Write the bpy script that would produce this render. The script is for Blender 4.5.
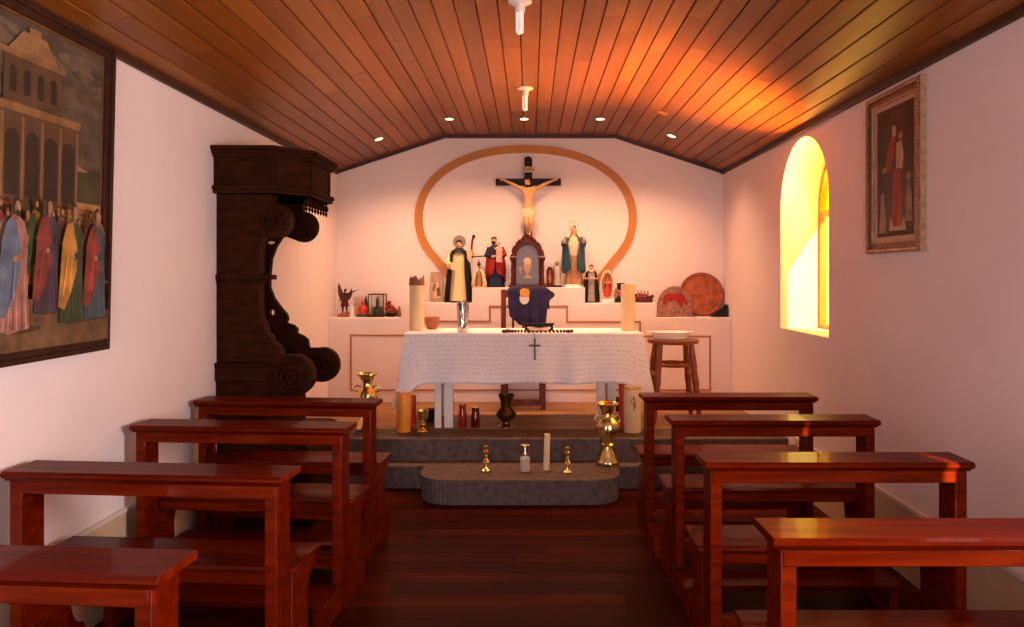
import bpy, bmesh, math, random
from math import sin, cos, pi, radians, sqrt
from mathutils import Vector, Matrix, Euler
random.seed(7)
for o in list(bpy.data.objects):
    bpy.data.objects.remove(o)
S = bpy.context.scene
C = S.collection

# ------------------------------------------------------------------ camera
F = 720.0                      # focal length in pixels of the 1024 px wide frame
EYE = 1.5
cam = bpy.data.cameras.new('camera')
cam.sensor_width = 36
cam.lens = F / 1024 * 36
cam.shift_x = -(530 - 512) / 1024
cam.shift_y = -(313.5 - 276) / 1024
cam.clip_start = 0.02
cam_o = bpy.data.objects.new('camera', cam)
cam_o.location = (0, 0, EYE)
cam_o.rotation_euler = (pi / 2, 0, 0)
C.objects.link(cam_o)
S.camera = cam_o

# ------------------------------------------------------------------ light
S.view_settings.view_transform = 'Standard'
S.view_settings.look = 'None'
S.view_settings.exposure = 0.72
S.view_settings.gamma = 1.0
S.view_settings.use_curve_mapping = False
W_ = bpy.data.worlds.new('sky')
S.world = W_
W_.use_nodes = True
W_.node_tree.nodes['Background'].inputs[0].default_value = (1.0, 0.95, 0.85, 1)
W_.node_tree.nodes['Background'].inputs[1].default_value = 1.6

sun = bpy.data.lights.new('sun', 'SUN')
sun.energy = 14.0
sun.color = (1.0, 0.93, 0.74)
sun.angle = radians(0.6)
sun_o = bpy.data.objects.new('sun', sun)
sun_o.rotation_euler = Vector((-1, 3.05, -1.5)).to_track_quat('-Z', 'Y').to_euler()
sun_o.location = (6, -8, 6)
C.objects.link(sun_o)

def area(name, loc, target, sx, sy, energy, color, spread=180):
    l = bpy.data.lights.new(name, 'AREA')
    l.shape = 'RECTANGLE'
    l.size = sx
    l.size_y = sy
    l.energy = energy
    l.color = color
    l.spread = radians(spread)
    o = bpy.data.objects.new(name, l)
    o.location = loc
    o.rotation_euler = (Vector(target) - Vector(loc)).to_track_quat('-Z', 'Y').to_euler()
    C.objects.link(o)
    return o
# daylight coming in by the open church door behind the photographer
area('door_daylight', (0, -1.95, 1.1), (0, 3, 1.5), 1.7, 2.1, 46, (0.97, 0.86, 0.96))
# daylight at the two windows of the right wall (just outside the panes)
area('window_daylight', (2.60, 4.95, 1.30), (1.45, 4.75, 2.75), 0.85, 0.9, 85, (1.0, 0.50, 0.62), 70)
area('window_daylight', (2.55, 1.05, 1.55), (0.9, 1.45, 2.05), 1.1, 1.1, 118, (1.0, 0.83, 0.83))

# ------------------------------------------------------------------ helpers
HW = 1.876       # half width of the nave
D = 6.98         # end wall
RF = 6.70        # front of the masonry ledge
REAR = -1.6
EAVE, APEX, FLAT = 2.518, 2.867, 0.825

def P(x, y, d):
    return Vector(((x - 530) * d / F, d, EYE - (y - 276) * d / F))

class MB:
    def __init__(self):
        self.bm = bmesh.new()
        self.mi = 0
    def _f(self, vs):
        try:
            f = self.bm.faces.new(vs)
            f.material_index = self.mi
            return f
        except ValueError:
            return None
    def box(self, x0, x1, y0, y1, z0, z1, mtx=None):
        co = [(x0, y0, z0), (x1, y0, z0), (x1, y1, z0), (x0, y1, z0), (x0, y0, z1), (x1, y0, z1), (x1, y1, z1), (x0, y1, z1)]
        v = [self.bm.verts.new(mtx @ Vector(c) if mtx else c) for c in co]
        for f in ((3, 2, 1, 0), (4, 5, 6, 7), (0, 1, 5, 4), (1, 2, 6, 5), (2, 3, 7, 6), (3, 0, 4, 7)):
            self._f([v[i] for i in f])
        return self
    def loft(self, rings, cap=True):
        """rings: lists of points, all the same length, closed"""
        rv = [[self.bm.verts.new(p) for p in r] for r in rings]
        n = len(rv[0])
        for a, b in zip(rv, rv[1:]):
            for i in range(n):
                j = (i + 1) % n
                self._f((a[i], a[j], b[j], b[i]))
        if cap:
            self._f(list(reversed(rv[0])))
            self._f(rv[-1])
        return self
    def lathe(self, prof, c=(0, 0, 0), seg=24, cap=True):
        rings = []
        for r, z in prof:
            rings.append([(c[0] + r * cos(2 * pi * i / seg), c[1] + r * sin(2 * pi * i / seg), c[2] + z) for i in range(seg)])
        return self.loft(rings, cap)
    def cyl(self, p0, p1, r0, r1=None, seg=12):
        return self.tube([p0, p1], [r0, r0 if r1 is None else r1], seg)
    def tube(self, pts, rad, seg=8):
        pts = [Vector(p) for p in pts]
        if not isinstance(rad, (list, tuple)):
            rad = [rad] * len(pts)
        rings = []
        up = None
        for i, p in enumerate(pts):
            t = (pts[min(i + 1, len(pts) - 1)] - pts[max(i - 1, 0)]).normalized()
            if up is None:
                up = Vector((0, 0, 1)) if abs(t.z) < 0.9 else Vector((1, 0, 0))
            a = t.cross(up).normalized()
            b = a.cross(t).normalized()
            up = b
            rings.append([p + rad[i] * (a * cos(2 * pi * k / seg) + b * sin(2 * pi * k / seg)) for k in range(seg)])
        return self.loft(rings)
    def ball(self, c, r, sc=(1, 1, 1), seg=14, rot=None):
        c = Vector(c)
        n = seg // 2
        rings = []
        for i in range(n + 1):
            a = -pi / 2 + pi * i / n
            rr = max(cos(a), 0.02)
            ring = []
            for k in range(seg):
                v = Vector((r * sc[0] * rr * cos(2 * pi * k / seg), r * sc[1] * rr * sin(2 * pi * k / seg), r * sc[2] * sin(a)))
                if rot:
                    v = rot @ v
                ring.append(c + v)
            rings.append(ring)
        return self.loft(rings)
    def prism(self, pts, y0, y1):
        """outline in (x, z), extruded from y0 to y1"""
        a = [self.bm.verts.new((p[0], y0, p[1])) for p in pts]
        b = [self.bm.verts.new((p[0], y1, p[1])) for p in pts]
        self._f(a)
        self._f(list(reversed(b)))
        n = len(pts)
        for i in range(n):
            j = (i + 1) % n
            self._f((a[j], a[i], b[i], b[j]))
        return self
    def prism_x(self, pts, x0, x1):
        """outline in (y, z), extruded along x"""
        a = [self.bm.verts.new((x0, p[0], p[1])) for p in pts]
        b = [self.bm.verts.new((x1, p[0], p[1])) for p in pts]
        self._f(a)
        self._f(list(reversed(b)))
        n = len(pts)
        for i in range(n):
            j = (i + 1) % n
            self._f((a[j], a[i], b[i], b[j]))
        return self
    def prism_z(self, pts, z0, z1):
        a = [self.bm.verts.new((p[0], p[1], z0)) for p in pts]
        b = [self.bm.verts.new((p[0], p[1], z1)) for p in pts]
        self._f(list(reversed(a)))
        self._f(b)
        n = len(pts)
        for i in range(n):
            j = (i + 1) % n
            self._f((a[i], a[j], b[j], b[i]))
        return self
    def strip(self, outer, inner, y0, y1, closed=False):
        """band between two (x, z) polylines, with thickness"""
        n = len(outer)
        q = [[self.bm.verts.new((p[0], y, p[1])) for p in l] for l in (outer, inner) for y in (y0, y1)]
        of, ob, nf, nb = q
        rng = range(n if closed else n - 1)
        for i in rng:
            j = (i + 1) % n
            self._f((of[i], of[j], nf[j], nf[i]))
            self._f((ob[j], ob[i], nb[i], nb[j]))
            self._f((of[j], of[i], ob[i], ob[j]))
            self._f((nf[i], nf[j], nb[j], nb[i]))
        if not closed:
            self._f((of[0], nf[0], nb[0], ob[0]))
            self._f((of[-1], ob[-1], nb[-1], nf[-1]))
        return self
    def mesh(self, me, mtx=None):
        n0 = len(self.bm.verts)
        f0 = len(self.bm.faces)
        self.bm.from_mesh(me)
        self.bm.verts.ensure_lookup_table()
        self.bm.faces.ensure_lookup_table()
        if mtx:
            for v in self.bm.verts[n0:]:
                v.co = mtx @ v.co
        for f in self.bm.faces[f0:]:
            f.material_index = self.mi
        return self

def obj(name, mb, mats, parent=None, smooth=True, bevel=0, loc=None, rot=None, fix=True):
    me = bpy.data.meshes.new(name)
    if fix:
        bmesh.ops.recalc_face_normals(mb.bm, faces=mb.bm.faces[:])
    mb.bm.to_mesh(me)
    mb.bm.free()
    for m in (mats if isinstance(mats, (list, tuple)) else [mats]):
        me.materials.append(m)
    if smooth:
        for p in me.polygons:
            p.use_smooth = True
        me.set_sharp_from_angle(angle=radians(38))
    o = bpy.data.objects.new(name, me)
    C.objects.link(o)
    if parent:
        o.parent = parent
    if loc:
        o.location = loc
    if rot:
        o.rotation_euler = rot
    if bevel:
        b = o.modifiers.new('bevel', 'BEVEL')
        b.width = bevel
        b.segments = 2
        b.limit_method = 'ANGLE'
        b.angle_limit = radians(50)
    return o

def tag(o, label, cat, group=None):
    o['label'] = label
    o['category'] = cat
    if group:
        o['group'] = group
    return o

def thing(name, label, cat, loc=(0, 0, 0), rotz=0, group=None):
    o = bpy.data.objects.new(name, None)
    o.empty_display_size = 0.1
    C.objects.link(o)
    o.location = loc
    o.rotation_euler = (0, 0, rotz)
    return tag(o, label, cat, group)

def struct(name, mb, mats, **k):
    o = obj(name, mb, mats, **k)
    o['kind'] = 'structure'
    return o

def dup(root, loc, label):
    r = root.copy()
    C.objects.link(r)
    r.location = loc
    r['label'] = label
    for ch in list(root.children):
        c = ch.copy()
        C.objects.link(c)
        c.parent = r
        for g in list(ch.children):
            e = g.copy()
            C.objects.link(e)
            e.parent = c
    return r

def curve_mesh(outlines, half):
    """flat shape with holes in the local XY plane, thickness 2*half along Z"""
    cu = bpy.data.curves.new('outline', 'CURVE')
    cu.dimensions = '2D'
    cu.fill_mode = 'BOTH'
    cu.extrude = half
    for pts in outlines:
        sp = cu.splines.new('POLY')
        sp.points.add(len(pts) - 1)
        for p, q in zip(sp.points, pts):
            p.co = (q[0], q[1], 0, 1)
        sp.use_cyclic_u = True
    t = bpy.data.objects.new('outline', cu)
    C.objects.link(t)
    dg = bpy.context.evaluated_depsgraph_get()
    me = bpy.data.meshes.new_from_object(t.evaluated_get(dg))
    bpy.data.objects.remove(t)
    bpy.data.curves.remove(cu)
    return me

def text_mesh(body, size, extrude):
    cu = bpy.data.curves.new('lettering', 'FONT')
    cu.body = body
    cu.size = size
    cu.extrude = extrude
    cu.align_x = 'CENTER'
    cu.align_y = 'CENTER'
    t = bpy.data.objects.new('lettering', cu)
    C.objects.link(t)
    dg = bpy.context.evaluated_depsgraph_get()
    me = bpy.data.meshes.new_from_object(t.evaluated_get(dg))
    bpy.data.objects.remove(t)
    bpy.data.curves.remove(cu)
    return me

def skin_mesh(nodes, edges, sub=2):
    """nodes: name -> (xyz, radius or (rx, ry)); first node is the root"""
    names = list(nodes)
    me = bpy.data.meshes.new('skeleton')
    me.from_pydata([nodes[n][0] for n in names], [(names.index(a), names.index(b)) for a, b in edges], [])
    t = bpy.data.objects.new('skeleton', me)
    C.objects.link(t)
    t.modifiers.new('skin', 'SKIN')
    if not me.skin_vertices:
        raise RuntimeError('no skin layer')
    for i, n in enumerate(names):
        r = nodes[n][1]
        me.skin_vertices[0].data[i].radius = r if isinstance(r, tuple) else (r, r)
        me.skin_vertices[0].data[i].use_root = (i == 0)
    m = t.modifiers.new('sub', 'SUBSURF')
    m.levels = sub
    dg = bpy.context.evaluated_depsgraph_get()
    out = bpy.data.meshes.new_from_object(t.evaluated_get(dg))
    bpy.data.objects.remove(t)
    bpy.data.meshes.remove(me)
    return out

# ------------------------------------------------------------------ materials
def new_mat(name):
    m = bpy.data.materials.new(name)
    m.use_nodes = True
    nt = m.node_tree
    return m, nt, nt.nodes['Principled BSDF']

def mat(name, col, rough=0.5, metal=0.0, var=0.12, scale=30, bump=0.0, bscale=None, coat=0.0, stretch=(1, 1, 1),
        sss=0.0, trans=0.0, emit=None, estr=0.0, spec=0.5):
    m, nt, b = new_mat(name)
    L = nt.links.new
    tc = nt.nodes.new('ShaderNodeTexCoord')
    mp = nt.nodes.new('ShaderNodeMapping')
    mp.inputs['Scale'].default_value = stretch
    L(tc.outputs['Object'], mp.inputs['Vector'])
    nz = nt.nodes.new('ShaderNodeTexNoise')
    nz.inputs['Scale'].default_value = scale
    nz.inputs['Detail'].default_value = 6
    L(mp.outputs[0], nz.inputs['Vector'])
    rp = nt.nodes.new('ShaderNodeValToRGB')
    rp.color_ramp.elements[0].position = 0.3
    rp.color_ramp.elements[1].position = 0.7
    lo = [max(c * (1 - var), 0) for c in col]
    hi = [min(c * (1 + var), 1) for c in col]
    rp.color_ramp.elements[0].color = (*lo, 1)
    rp.color_ramp.elements[1].color = (*hi, 1)
    L(nz.outputs['Fac'], rp.inputs['Fac'])
    L(rp.outputs[0], b.inputs['Base Color'])
    b.inputs['Roughness'].default_value = rough
    b.inputs['Metallic'].default_value = metal
    b.inputs['Coat Weight'].default_value = coat
    b.inputs['Coat Roughness'].default_value = 0.12
    b.inputs['Specular IOR Level'].default_value = spec
    if sss:
        b.inputs['Subsurface Weight'].default_value = sss
        b.inputs['Subsurface Radius'].default_value = (0.03, 0.015, 0.006)
        b.inputs['Subsurface Scale'].default_value = 0.6
    if trans:
        b.inputs['Transmission Weight'].default_value = trans
    if emit:
        b.inputs['Emission Color'].default_value = (*emit, 1)
        b.inputs['Emission Strength'].default_value = estr
    if bump:
        n2 = nt.nodes.new('ShaderNodeTexNoise')
        n2.inputs['Scale'].default_value = bscale or scale
        n2.inputs['Detail'].default_value = 8
        L(mp.outputs[0], n2.inputs['Vector'])
        bp = nt.nodes.new('ShaderNodeBump')
        bp.inputs['Strength'].default_value = bump
        bp.inputs['Distance'].default_value = 0.01
        L(n2.outputs['Fac'], bp.inputs['Height'])
        L(bp.outputs[0], b.inputs['Normal'])
    return m

def plank_mat(name, c0, c1, c2, rough, stretch, island=0.5, coat=0.0, spec=0.25, cr=0.08):
    """wood boards: streaky grain, each board (mesh island) its own tone"""
    m, nt, b = new_mat(name)
    L = nt.links.new
    tc = nt.nodes.new('ShaderNodeTexCoord')
    gm = nt.nodes.new('ShaderNodeNewGeometry')
    mp = nt.nodes.new('ShaderNodeMapping')
    mp.inputs['Scale'].default_value = stretch
    L(tc.outputs['Object'], mp.inputs['Vector'])
    off = nt.nodes.new('ShaderNodeVectorMath')
    off.operation = 'ADD'
    L(mp.outputs[0], off.inputs[0])
    mul = nt.nodes.new('ShaderNodeMath')
    mul.operation = 'MULTIPLY'
    mul.inputs[1].default_value = 37.0
    L(gm.outputs['Random Per Island'], mul.inputs[0])
    L(mul.outputs[0], off.inputs[1])
    nz = nt.nodes.new('ShaderNodeTexNoise')
    nz.inputs['Scale'].default_value = 1.0
    nz.inputs['Detail'].default_value = 7
    nz.inputs['Distortion'].default_value = 0.6
    L(off.outputs[0], nz.inputs['Vector'])
    mx = nt.nodes.new('ShaderNodeMix')
    mx.data_type = 'FLOAT'
    mx.inputs[0].default_value = island
    L(nz.outputs['Fac'], mx.inputs[2])
    L(gm.outputs['Random Per Island'], mx.inputs[3])
    rp = nt.nodes.new('ShaderNodeValToRGB')
    e = rp.color_ramp.elements
    e[0].position = 0.2
    e[0].color = (*c0, 1)
    e[1].position = 0.85
    e[1].color = (*c2, 1)
    k = e.new(0.5)
    k.color = (*c1, 1)
    L(mx.outputs[0], rp.inputs['Fac'])
    L(rp.outputs[0], b.inputs['Base Color'])
    b.inputs['Roughness'].default_value = rough
    b.inputs['Specular IOR Level'].default_value = spec
    b.inputs['Coat Weight'].default_value = coat
    b.inputs['Coat Roughness'].default_value = cr
    bp = nt.nodes.new('ShaderNodeBump')
    bp.inputs['Strength'].default_value = 0.08
    bp.inputs['Distance'].default_value = 0.01
    L(nz.outputs['Fac'], bp.inputs['Height'])
    L(bp.outputs[0], b.inputs['Normal'])
    return m

def glass_mat(name, col, rough=0.02, opac=0.12):
    m, nt, b = new_mat(name)
    L = nt.links.new
    nt.nodes.remove(b)
    out = nt.nodes['Material Output']
    tr = nt.nodes.new('ShaderNodeBsdfTransparent')
    tr.inputs[0].default_value = (*col, 1)
    gl = nt.nodes.new('ShaderNodeBsdfGlossy')
    gl.inputs['Roughness'].default_value = rough
    gl.inputs['Color'].default_value = (0.9, 0.9, 0.9, 1)
    mx = nt.nodes.new('ShaderNodeMixShader')
    mx.inputs[0].default_value = opac
    L(tr.outputs[0], mx.inputs[1])
    L(gl.outputs[0], mx.inputs[2])
    L(mx.outputs[0], out.inputs['Surface'])
    return m

M = {}
M['wall'] = mat('lime plaster', (0.82, 0.71, 0.70), 0.85, var=0.025, scale=3, bump=0.12, bscale=9, spec=0.2)
M['wall_end'] = M['wall']
M['ceil'] = plank_mat('ceiling boards', (0.15, 0.036, 0.004), (0.245, 0.070, 0.008), (0.36, 0.12, 0.016), 0.33, (22, 1.3, 22), 0.38, coat=0.0, spec=0.3)
M['groove'] = mat('dark groove', (0.05, 0.012, 0.004), 0.7)
M['crown'] = mat('crown moulding', (0.045, 0.012, 0.006), 0.5, scale=12)
M['floor'] = plank_mat('floor boards', (0.022, 0.0022, 0.0006), (0.046, 0.005, 0.001), (0.12, 0.016, 0.0025), 0.36, (1.2, 16, 16), 0.25, spec=0.03)
M['plat'] = plank_mat('platform boards', (0.19, 0.082, 0.026), (0.26, 0.12, 0.042), (0.33, 0.16, 0.06), 0.45, (1.2, 18, 18), 0.4)
M['dado'] = mat('tan skirting paint', (0.66, 0.47, 0.30), 0.6, var=0.06, scale=6)
M['dadoline'] = mat('white skirting line', (0.75, 0.68, 0.62), 0.6, var=0.03)
M['stone'] = mat('dark grey stone', (0.115, 0.080, 0.072), 0.7, var=0.32, scale=24, bump=0.55, bscale=34, spec=0.2)
M['ring'] = mat('ochre band', (0.50, 0.19, 0.03), 0.5, var=0.08, scale=5)
M['pline'] = mat('brown panel line', (0.42, 0.16, 0.05), 0.6, var=0.1)
M['pew'] = plank_mat('red varnished pew wood', (0.042, 0.0022, 0.0002), (0.092, 0.0055, 0.0004), (0.21, 0.020, 0.0012), 0.35, (2.2, 26, 26), 0.2, coat=0.15, spec=0.02, cr=0.035)
M['dark'] = mat('old dark carved wood', (0.030, 0.0076, 0.0028), 0.6, var=0.4, scale=9, bump=0.25, bscale=30, stretch=(1, 1, 3), spec=0.04)
M['linen'] = None
M['brass'] = mat('polished brass', (0.90, 0.69, 0.30), 0.24, metal=1.0, var=0.2, scale=25, bump=0.12, bscale=40)
M['brassdark'] = mat('tarnished brass', (0.15, 0.085, 0.035), 0.3, metal=0.9, var=0.3, scale=25)
M['wax'] = mat('ivory wax', (0.86, 0.68, 0.40), 0.45, var=0.05, scale=12, sss=0.25)
M['waxwhite'] = mat('white wax', (0.85, 0.80, 0.72), 0.45, var=0.04, scale=12, sss=0.2)
M['waxorange'] = mat('orange wax', (0.90, 0.33, 0.03), 0.4, var=0.1, scale=8, sss=0.2)
M['waxred'] = mat('red wax', (0.42, 0.025, 0.015), 0.35, var=0.15, scale=10)
M['wick'] = mat('black wick', (0.012, 0.01, 0.008), 0.8)
M['char'] = mat('scorched brown wax', (0.30, 0.10, 0.03), 0.5, var=0.4, scale=40)
M['white'] = mat('white paint', (0.80, 0.76, 0.72), 0.5, var=0.03, scale=8)
M['chairw'] = mat('chair wood', (0.17, 0.03, 0.007), 0.4, var=0.3, scale=14, stretch=(3, 3, 0.5), spec=0.2)
M['stoolw'] = mat('turned stool wood', (0.24, 0.058, 0.012), 0.28, var=0.3, scale=14, stretch=(3, 3, 0.5), coat=0.15, spec=0.25)
M['skin'] = mat('painted plaster skin', (0.72, 0.42, 0.26), 0.45, var=0.05)
M['hair'] = mat('dark brown hair', (0.035, 0.014, 0.008), 0.6, spec=0.15)
M['black'] = mat('black paint', (0.012, 0.011, 0.012), 0.45, spec=0.15)
M['cream'] = mat('cream robe paint', (0.82, 0.62, 0.32), 0.5, var=0.06)
M['gold'] = mat('gilt', (0.80, 0.50, 0.14), 0.3, metal=0.8, var=0.15)
M['red'] = mat('crimson paint', (0.30, 0.022, 0.016), 0.5, var=0.15, spec=0.15)
M['scarlet'] = mat('scarlet paint', (0.62, 0.045, 0.02), 0.5, var=0.15)
M['navy'] = mat('navy paint', (0.018, 0.024, 0.06), 0.5, var=0.2, spec=0.15)
M['teal'] = mat('sea blue paint', (0.012, 0.06, 0.095), 0.5, var=0.2)
M['ochre'] = mat('ochre robe paint', (0.36, 0.18, 0.07), 0.5, var=0.2)
M['greycloth'] = mat('grey robe paint', (0.30, 0.25, 0.22), 0.55, var=0.2)
M['pink'] = mat('pale pink paint', (0.66, 0.36, 0.30), 0.5, var=0.15)
M['green'] = mat('dark green paint', (0.05, 0.07, 0.035), 0.5, var=0.2)
M['corpus'] = mat('carved body', (0.62, 0.36, 0.15), 0.45, var=0.12)
M['loin'] = mat('white loincloth paint', (0.76, 0.56, 0.36), 0.5, var=0.06)
M['cross'] = mat('near black cross wood', (0.020, 0.009, 0.006), 0.5, var=0.3, stretch=(1, 1, 0.2), spec=0.15)
M['redwood'] = mat('carved red brown wood', (0.085, 0.018, 0.010), 0.4, var=0.35, scale=40, bump=0.5, bscale=50, spec=0.15)
M['slate'] = mat('slate blue door', (0.13, 0.115, 0.14), 0.4, var=0.06, metal=0.1)
M['terracotta'] = mat('terracotta', (0.34, 0.10, 0.03), 0.55, var=0.15)
M['drape'] = mat('indigo cloth', (0.030, 0.025, 0.075), 0.8, var=0.2, scale=14, spec=0.15)
M['paper'] = mat('white card', (0.80, 0.74, 0.66), 0.6, var=0.03)
M['pearl'] = mat('pale cream glaze', (0.78, 0.66, 0.46), 0.35, var=0.04)
M['porcelain'] = mat('white porcelain', (0.85, 0.84, 0.84), 0.2, var=0.02)
M['bead'] = mat('dark rosary wood', (0.03, 0.012, 0.006), 0.4, var=0.3)
M['iron'] = mat('dark metal', (0.05, 0.04, 0.035), 0.4, metal=0.7)
M['orangewood'] = mat('orange window frame', (0.34, 0.07, 0.008), 0.4, var=0.15, stretch=(1, 1, 0.2))
M['lampwhite'] = mat('white lamp plastic', (0.80, 0.72, 0.66), 0.35, var=0.02)
M['tube'] = mat('frosted lamp tube', (0.85, 0.74, 0.68), 0.3, var=0.02, emit=(1.0, 0.72, 0.58), estr=0.25)
M['lens'] = mat('glowing lamp lens', (1, 0.9, 0.7), 0.3, var=0.0, emit=(1.0, 0.80, 0.50), estr=6.0)
M['lensoff'] = mat('dim lamp lens', (0.55, 0.20, 0.09), 0.4, var=0.05)
M['frame'] = mat('dark picture frame', (0.035, 0.012, 0.007), 0.4, var=0.3, scale=20, spec=0.15)
M['framegilt'] = mat('antique gilt frame', (0.20, 0.10, 0.045), 0.38, metal=0.5, var=0.5, scale=60, bump=0.4, bscale=60)
M['framelight'] = mat('pale gilt edge', (0.42, 0.25, 0.14), 0.45, var=0.3, scale=40)
M['mount'] = mat('cream picture mount', (0.55, 0.40, 0.31), 0.7, var=0.03)
M['glass'] = glass_mat('clear glass', (0.93, 0.92, 0.90), 0.02, 0.14)
M['pane'] = glass_mat('pale yellow window pane', (1.0, 0.93, 0.42), 0.02, 0.06)
M['paneyellow'] = glass_mat('yellow window pane', (1.0, 0.87, 0.09), 0.03, 0.06)
M['paneclear'] = glass_mat('clear window pane', (0.98, 0.97, 0.95), 0.02, 0.06)
M['crystal'] = mat('cut crystal', (0.62, 0.60, 0.60), 0.08, metal=0.75, var=0.5, scale=38)
M['redglass'] = mat('ruby glass', (0.30, 0.012, 0.010), 0.08, var=0.1, coat=0.5)
M['platered'] = mat('carved red brown plate', (0.34, 0.075, 0.022), 0.5, var=0.5, scale=14, bump=0.4, bscale=30)
M['platerim'] = mat('dark plate rim', (0.06, 0.02, 0.01), 0.5, var=0.3)
M['mottle'] = mat('speckled stone', (0.27, 0.12, 0.085), 0.6, var=0.5, scale=32, bump=0.3, bscale=40)

# white lace tablecloth: bands of openwork read from a UV laid along the hem
def linen():
    m, nt, b = new_mat('white lace linen')
    L = nt.links.new
    uv = nt.nodes.new('ShaderNodeUVMap')
    uv.uv_map = 'UVMap'
    sep = nt.nodes.new('ShaderNodeSeparateXYZ')
    L(uv.outputs[0], sep.inputs[0])
    vo = nt.nodes.new('ShaderNodeTexVoronoi')
    vo.inputs['Scale'].default_value = 46
    vo.feature = 'DISTANCE_TO_EDGE'
    L(uv.outputs[0], vo.inputs['Vector'])
    wv = nt.nodes.new('ShaderNodeTexWave')
    wv.wave_type = 'BANDS'
    wv.bands_direction = 'Y'
    wv.inputs['Scale'].default_value = 9.0
    wv.inputs['Distortion'].default_value = 0.8
    wv.inputs['Detail'].default_value = 2
    L(uv.outputs[0], wv.inputs['Vector'])
    w2 = nt.nodes.new('ShaderNodeTexWave')
    w2.wave_type = 'BANDS'
    w2.bands_direction = 'DIAGONAL'
    w2.inputs['Scale'].default_value = 14
    w2.inputs['Distortion'].default_value = 9.0
    w2.inputs['Detail'].default_value = 3
    w2.inputs['Detail Scale'].default_value = 3.0
    L(uv.outputs[0], w2.inputs['Vector'])
    mt = nt.nodes.new('ShaderNodeMath')
    mt.operation = 'MULTIPLY'
    L(w2.outputs['Fac'], mt.inputs[0])
    L(wv.outputs['Fac'], mt.inputs[1])
    rp = nt.nodes.new('ShaderNodeValToRGB')
    rp.color_ramp.elements[0].color = (0.80, 0.76, 0.79, 1)
    rp.color_ramp.elements[1].color = (0.92, 0.89, 0.93, 1)
    rp.color_ramp.elements[0].position = 0.0
    rp.color_ramp.elements[1].position = 0.45
    inv = nt.nodes.new('ShaderNodeMath')
    inv.operation = 'SUBTRACT'
    inv.inputs[0].default_value = 0.75
    L(mt.outputs[0], inv.inputs[1])
    L(inv.outputs[0], rp.inputs['Fac'])
    L(rp.outputs[0], b.inputs['Base Color'])
    b.inputs['Roughness'].default_value = 0.85
    bp = nt.nodes.new('ShaderNodeBump')
    bp.inputs['Strength'].default_value = 0.35
    bp.inputs['Distance'].default_value = 0.006
    ad = nt.nodes.new('ShaderNodeMath')
    ad.operation = 'ADD'
    L(mt.outputs[0], ad.inputs[0])
    L(vo.outputs['Distance'], ad.inputs[1])
    L(ad.outputs[0], bp.inputs['Height'])
    L(bp.outputs[0], b.inputs['Normal'])
    return m
M['linen'] = linen()

# ------------------------------------------------------------------ setting
def ceil_z(x):
    return APEX if abs(x) < FLAT else APEX - (APEX - EAVE) * (abs(x) - FLAT) / (HW - FLAT)

# floor: boards across the nave
mb = MB()
y = REAR
while y < 5.3:
    w = 0.125
    x = -HW - random.uniform(0, 1.2)
    while x < HW:
        x1 = x + random.uniform(0.9, 1.8)
        mb.box(max(x, -HW), min(x1, HW) - 0.002, y, y + w - 0.002, -0.03, 0.0)
        x = x1
    y += w
mb.box(-HW, HW, REAR, 5.4, -0.08, -0.031)
struct('floor', mb, M['floor'], smooth=False)

# stone steps and the wooden platform of the altar
r = 0.20
x0, x1, yf, yb = -0.735, 0.60, 4.72, 5.075
pts = [(x1, yb)]
def arc(cx, cy, a0, a1, n=22, rib=0.005):
    return [(cx + (r + rib * (0.5 + 0.5 * cos(i * pi))) * cos(a0 + (a1 - a0) * i / n), cy + (r + rib * (0.5 + 0.5 * cos(i * pi))) * sin(a0 + (a1 - a0) * i / n)) for i in range(n + 1)]
pts = [(x0, yb)] + arc(x0 + r, yf + r, pi, 1.5 * pi) + arc(x1 - r, yf + r, 1.5 * pi, 2 * pi) + [(x1, yb)]
mb = MB().prism_z(pts, 0.0, 0.162)
rr = [((a - (x0 + x1) / 2) * 1.012 + (x0 + x1) / 2, yb - (yb - b) * 1.012) for a, b in pts]
mb.prism_z(rr, 0.145, 0.163)
struct('altar_step', mb, M['stone'], smooth=False)
mb = MB().box(-HW, HW, 5.075, 5.222, 0, 0.16)
struct('altar_step', mb, M['stone'], smooth=False, bevel=0.008)
mb = MB().box(-HW, HW, 5.222, 5.55, 0, 0.32)
struct('altar_step', mb, M['stone'], smooth=False, bevel=0.008)
mb = MB()
y = 5.55
while y < 6.96:
    x = -HW - random.uniform(0, 1.2)
    while x < HW:
        x1_ = x + random.uniform(1.0, 1.9)
        mb.box(max(x, -HW), min(x1_, HW) - 0.0015, y, min(y + 0.139, 6.97), 0.29, 0.32)
        x = x1_
    y += 0.14
mb.box(-HW, HW, 5.55, D, 0, 0.289)
struct('altar_platform', mb, M['plat'], smooth=False)

# walls
T = 0.332
struct('wall_left', MB().box(-HW - T, -HW, REAR, D + 0.2, -0.08, EAVE + 0.05), M['wall'], smooth=False)
def arch_pts(y0, y1, z0, ztop, n=28):
    r_ = (y1 - y0) / 2
    cy = (y0 + y1) / 2
    zs = ztop - 0.47
    return [(y0, z0), (y1, z0)] + [(cy + r_ * cos(pi * i / n), zs + 0.47 * sin(pi * i / n)) for i in range(n + 1)]
WIN = [(4.52, 5.39, 1.112, 2.452), (0.50, 1.66, 1.0, 2.40)]
outl = [[(REAR, -0.08), (D + 0.2, -0.08), (D + 0.2, EAVE + 0.05), (REAR, EAVE + 0.05)]] + [list(reversed(arch_pts(*w))) for w in WIN]
wm = curve_mesh(outl, T / 2)
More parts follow.
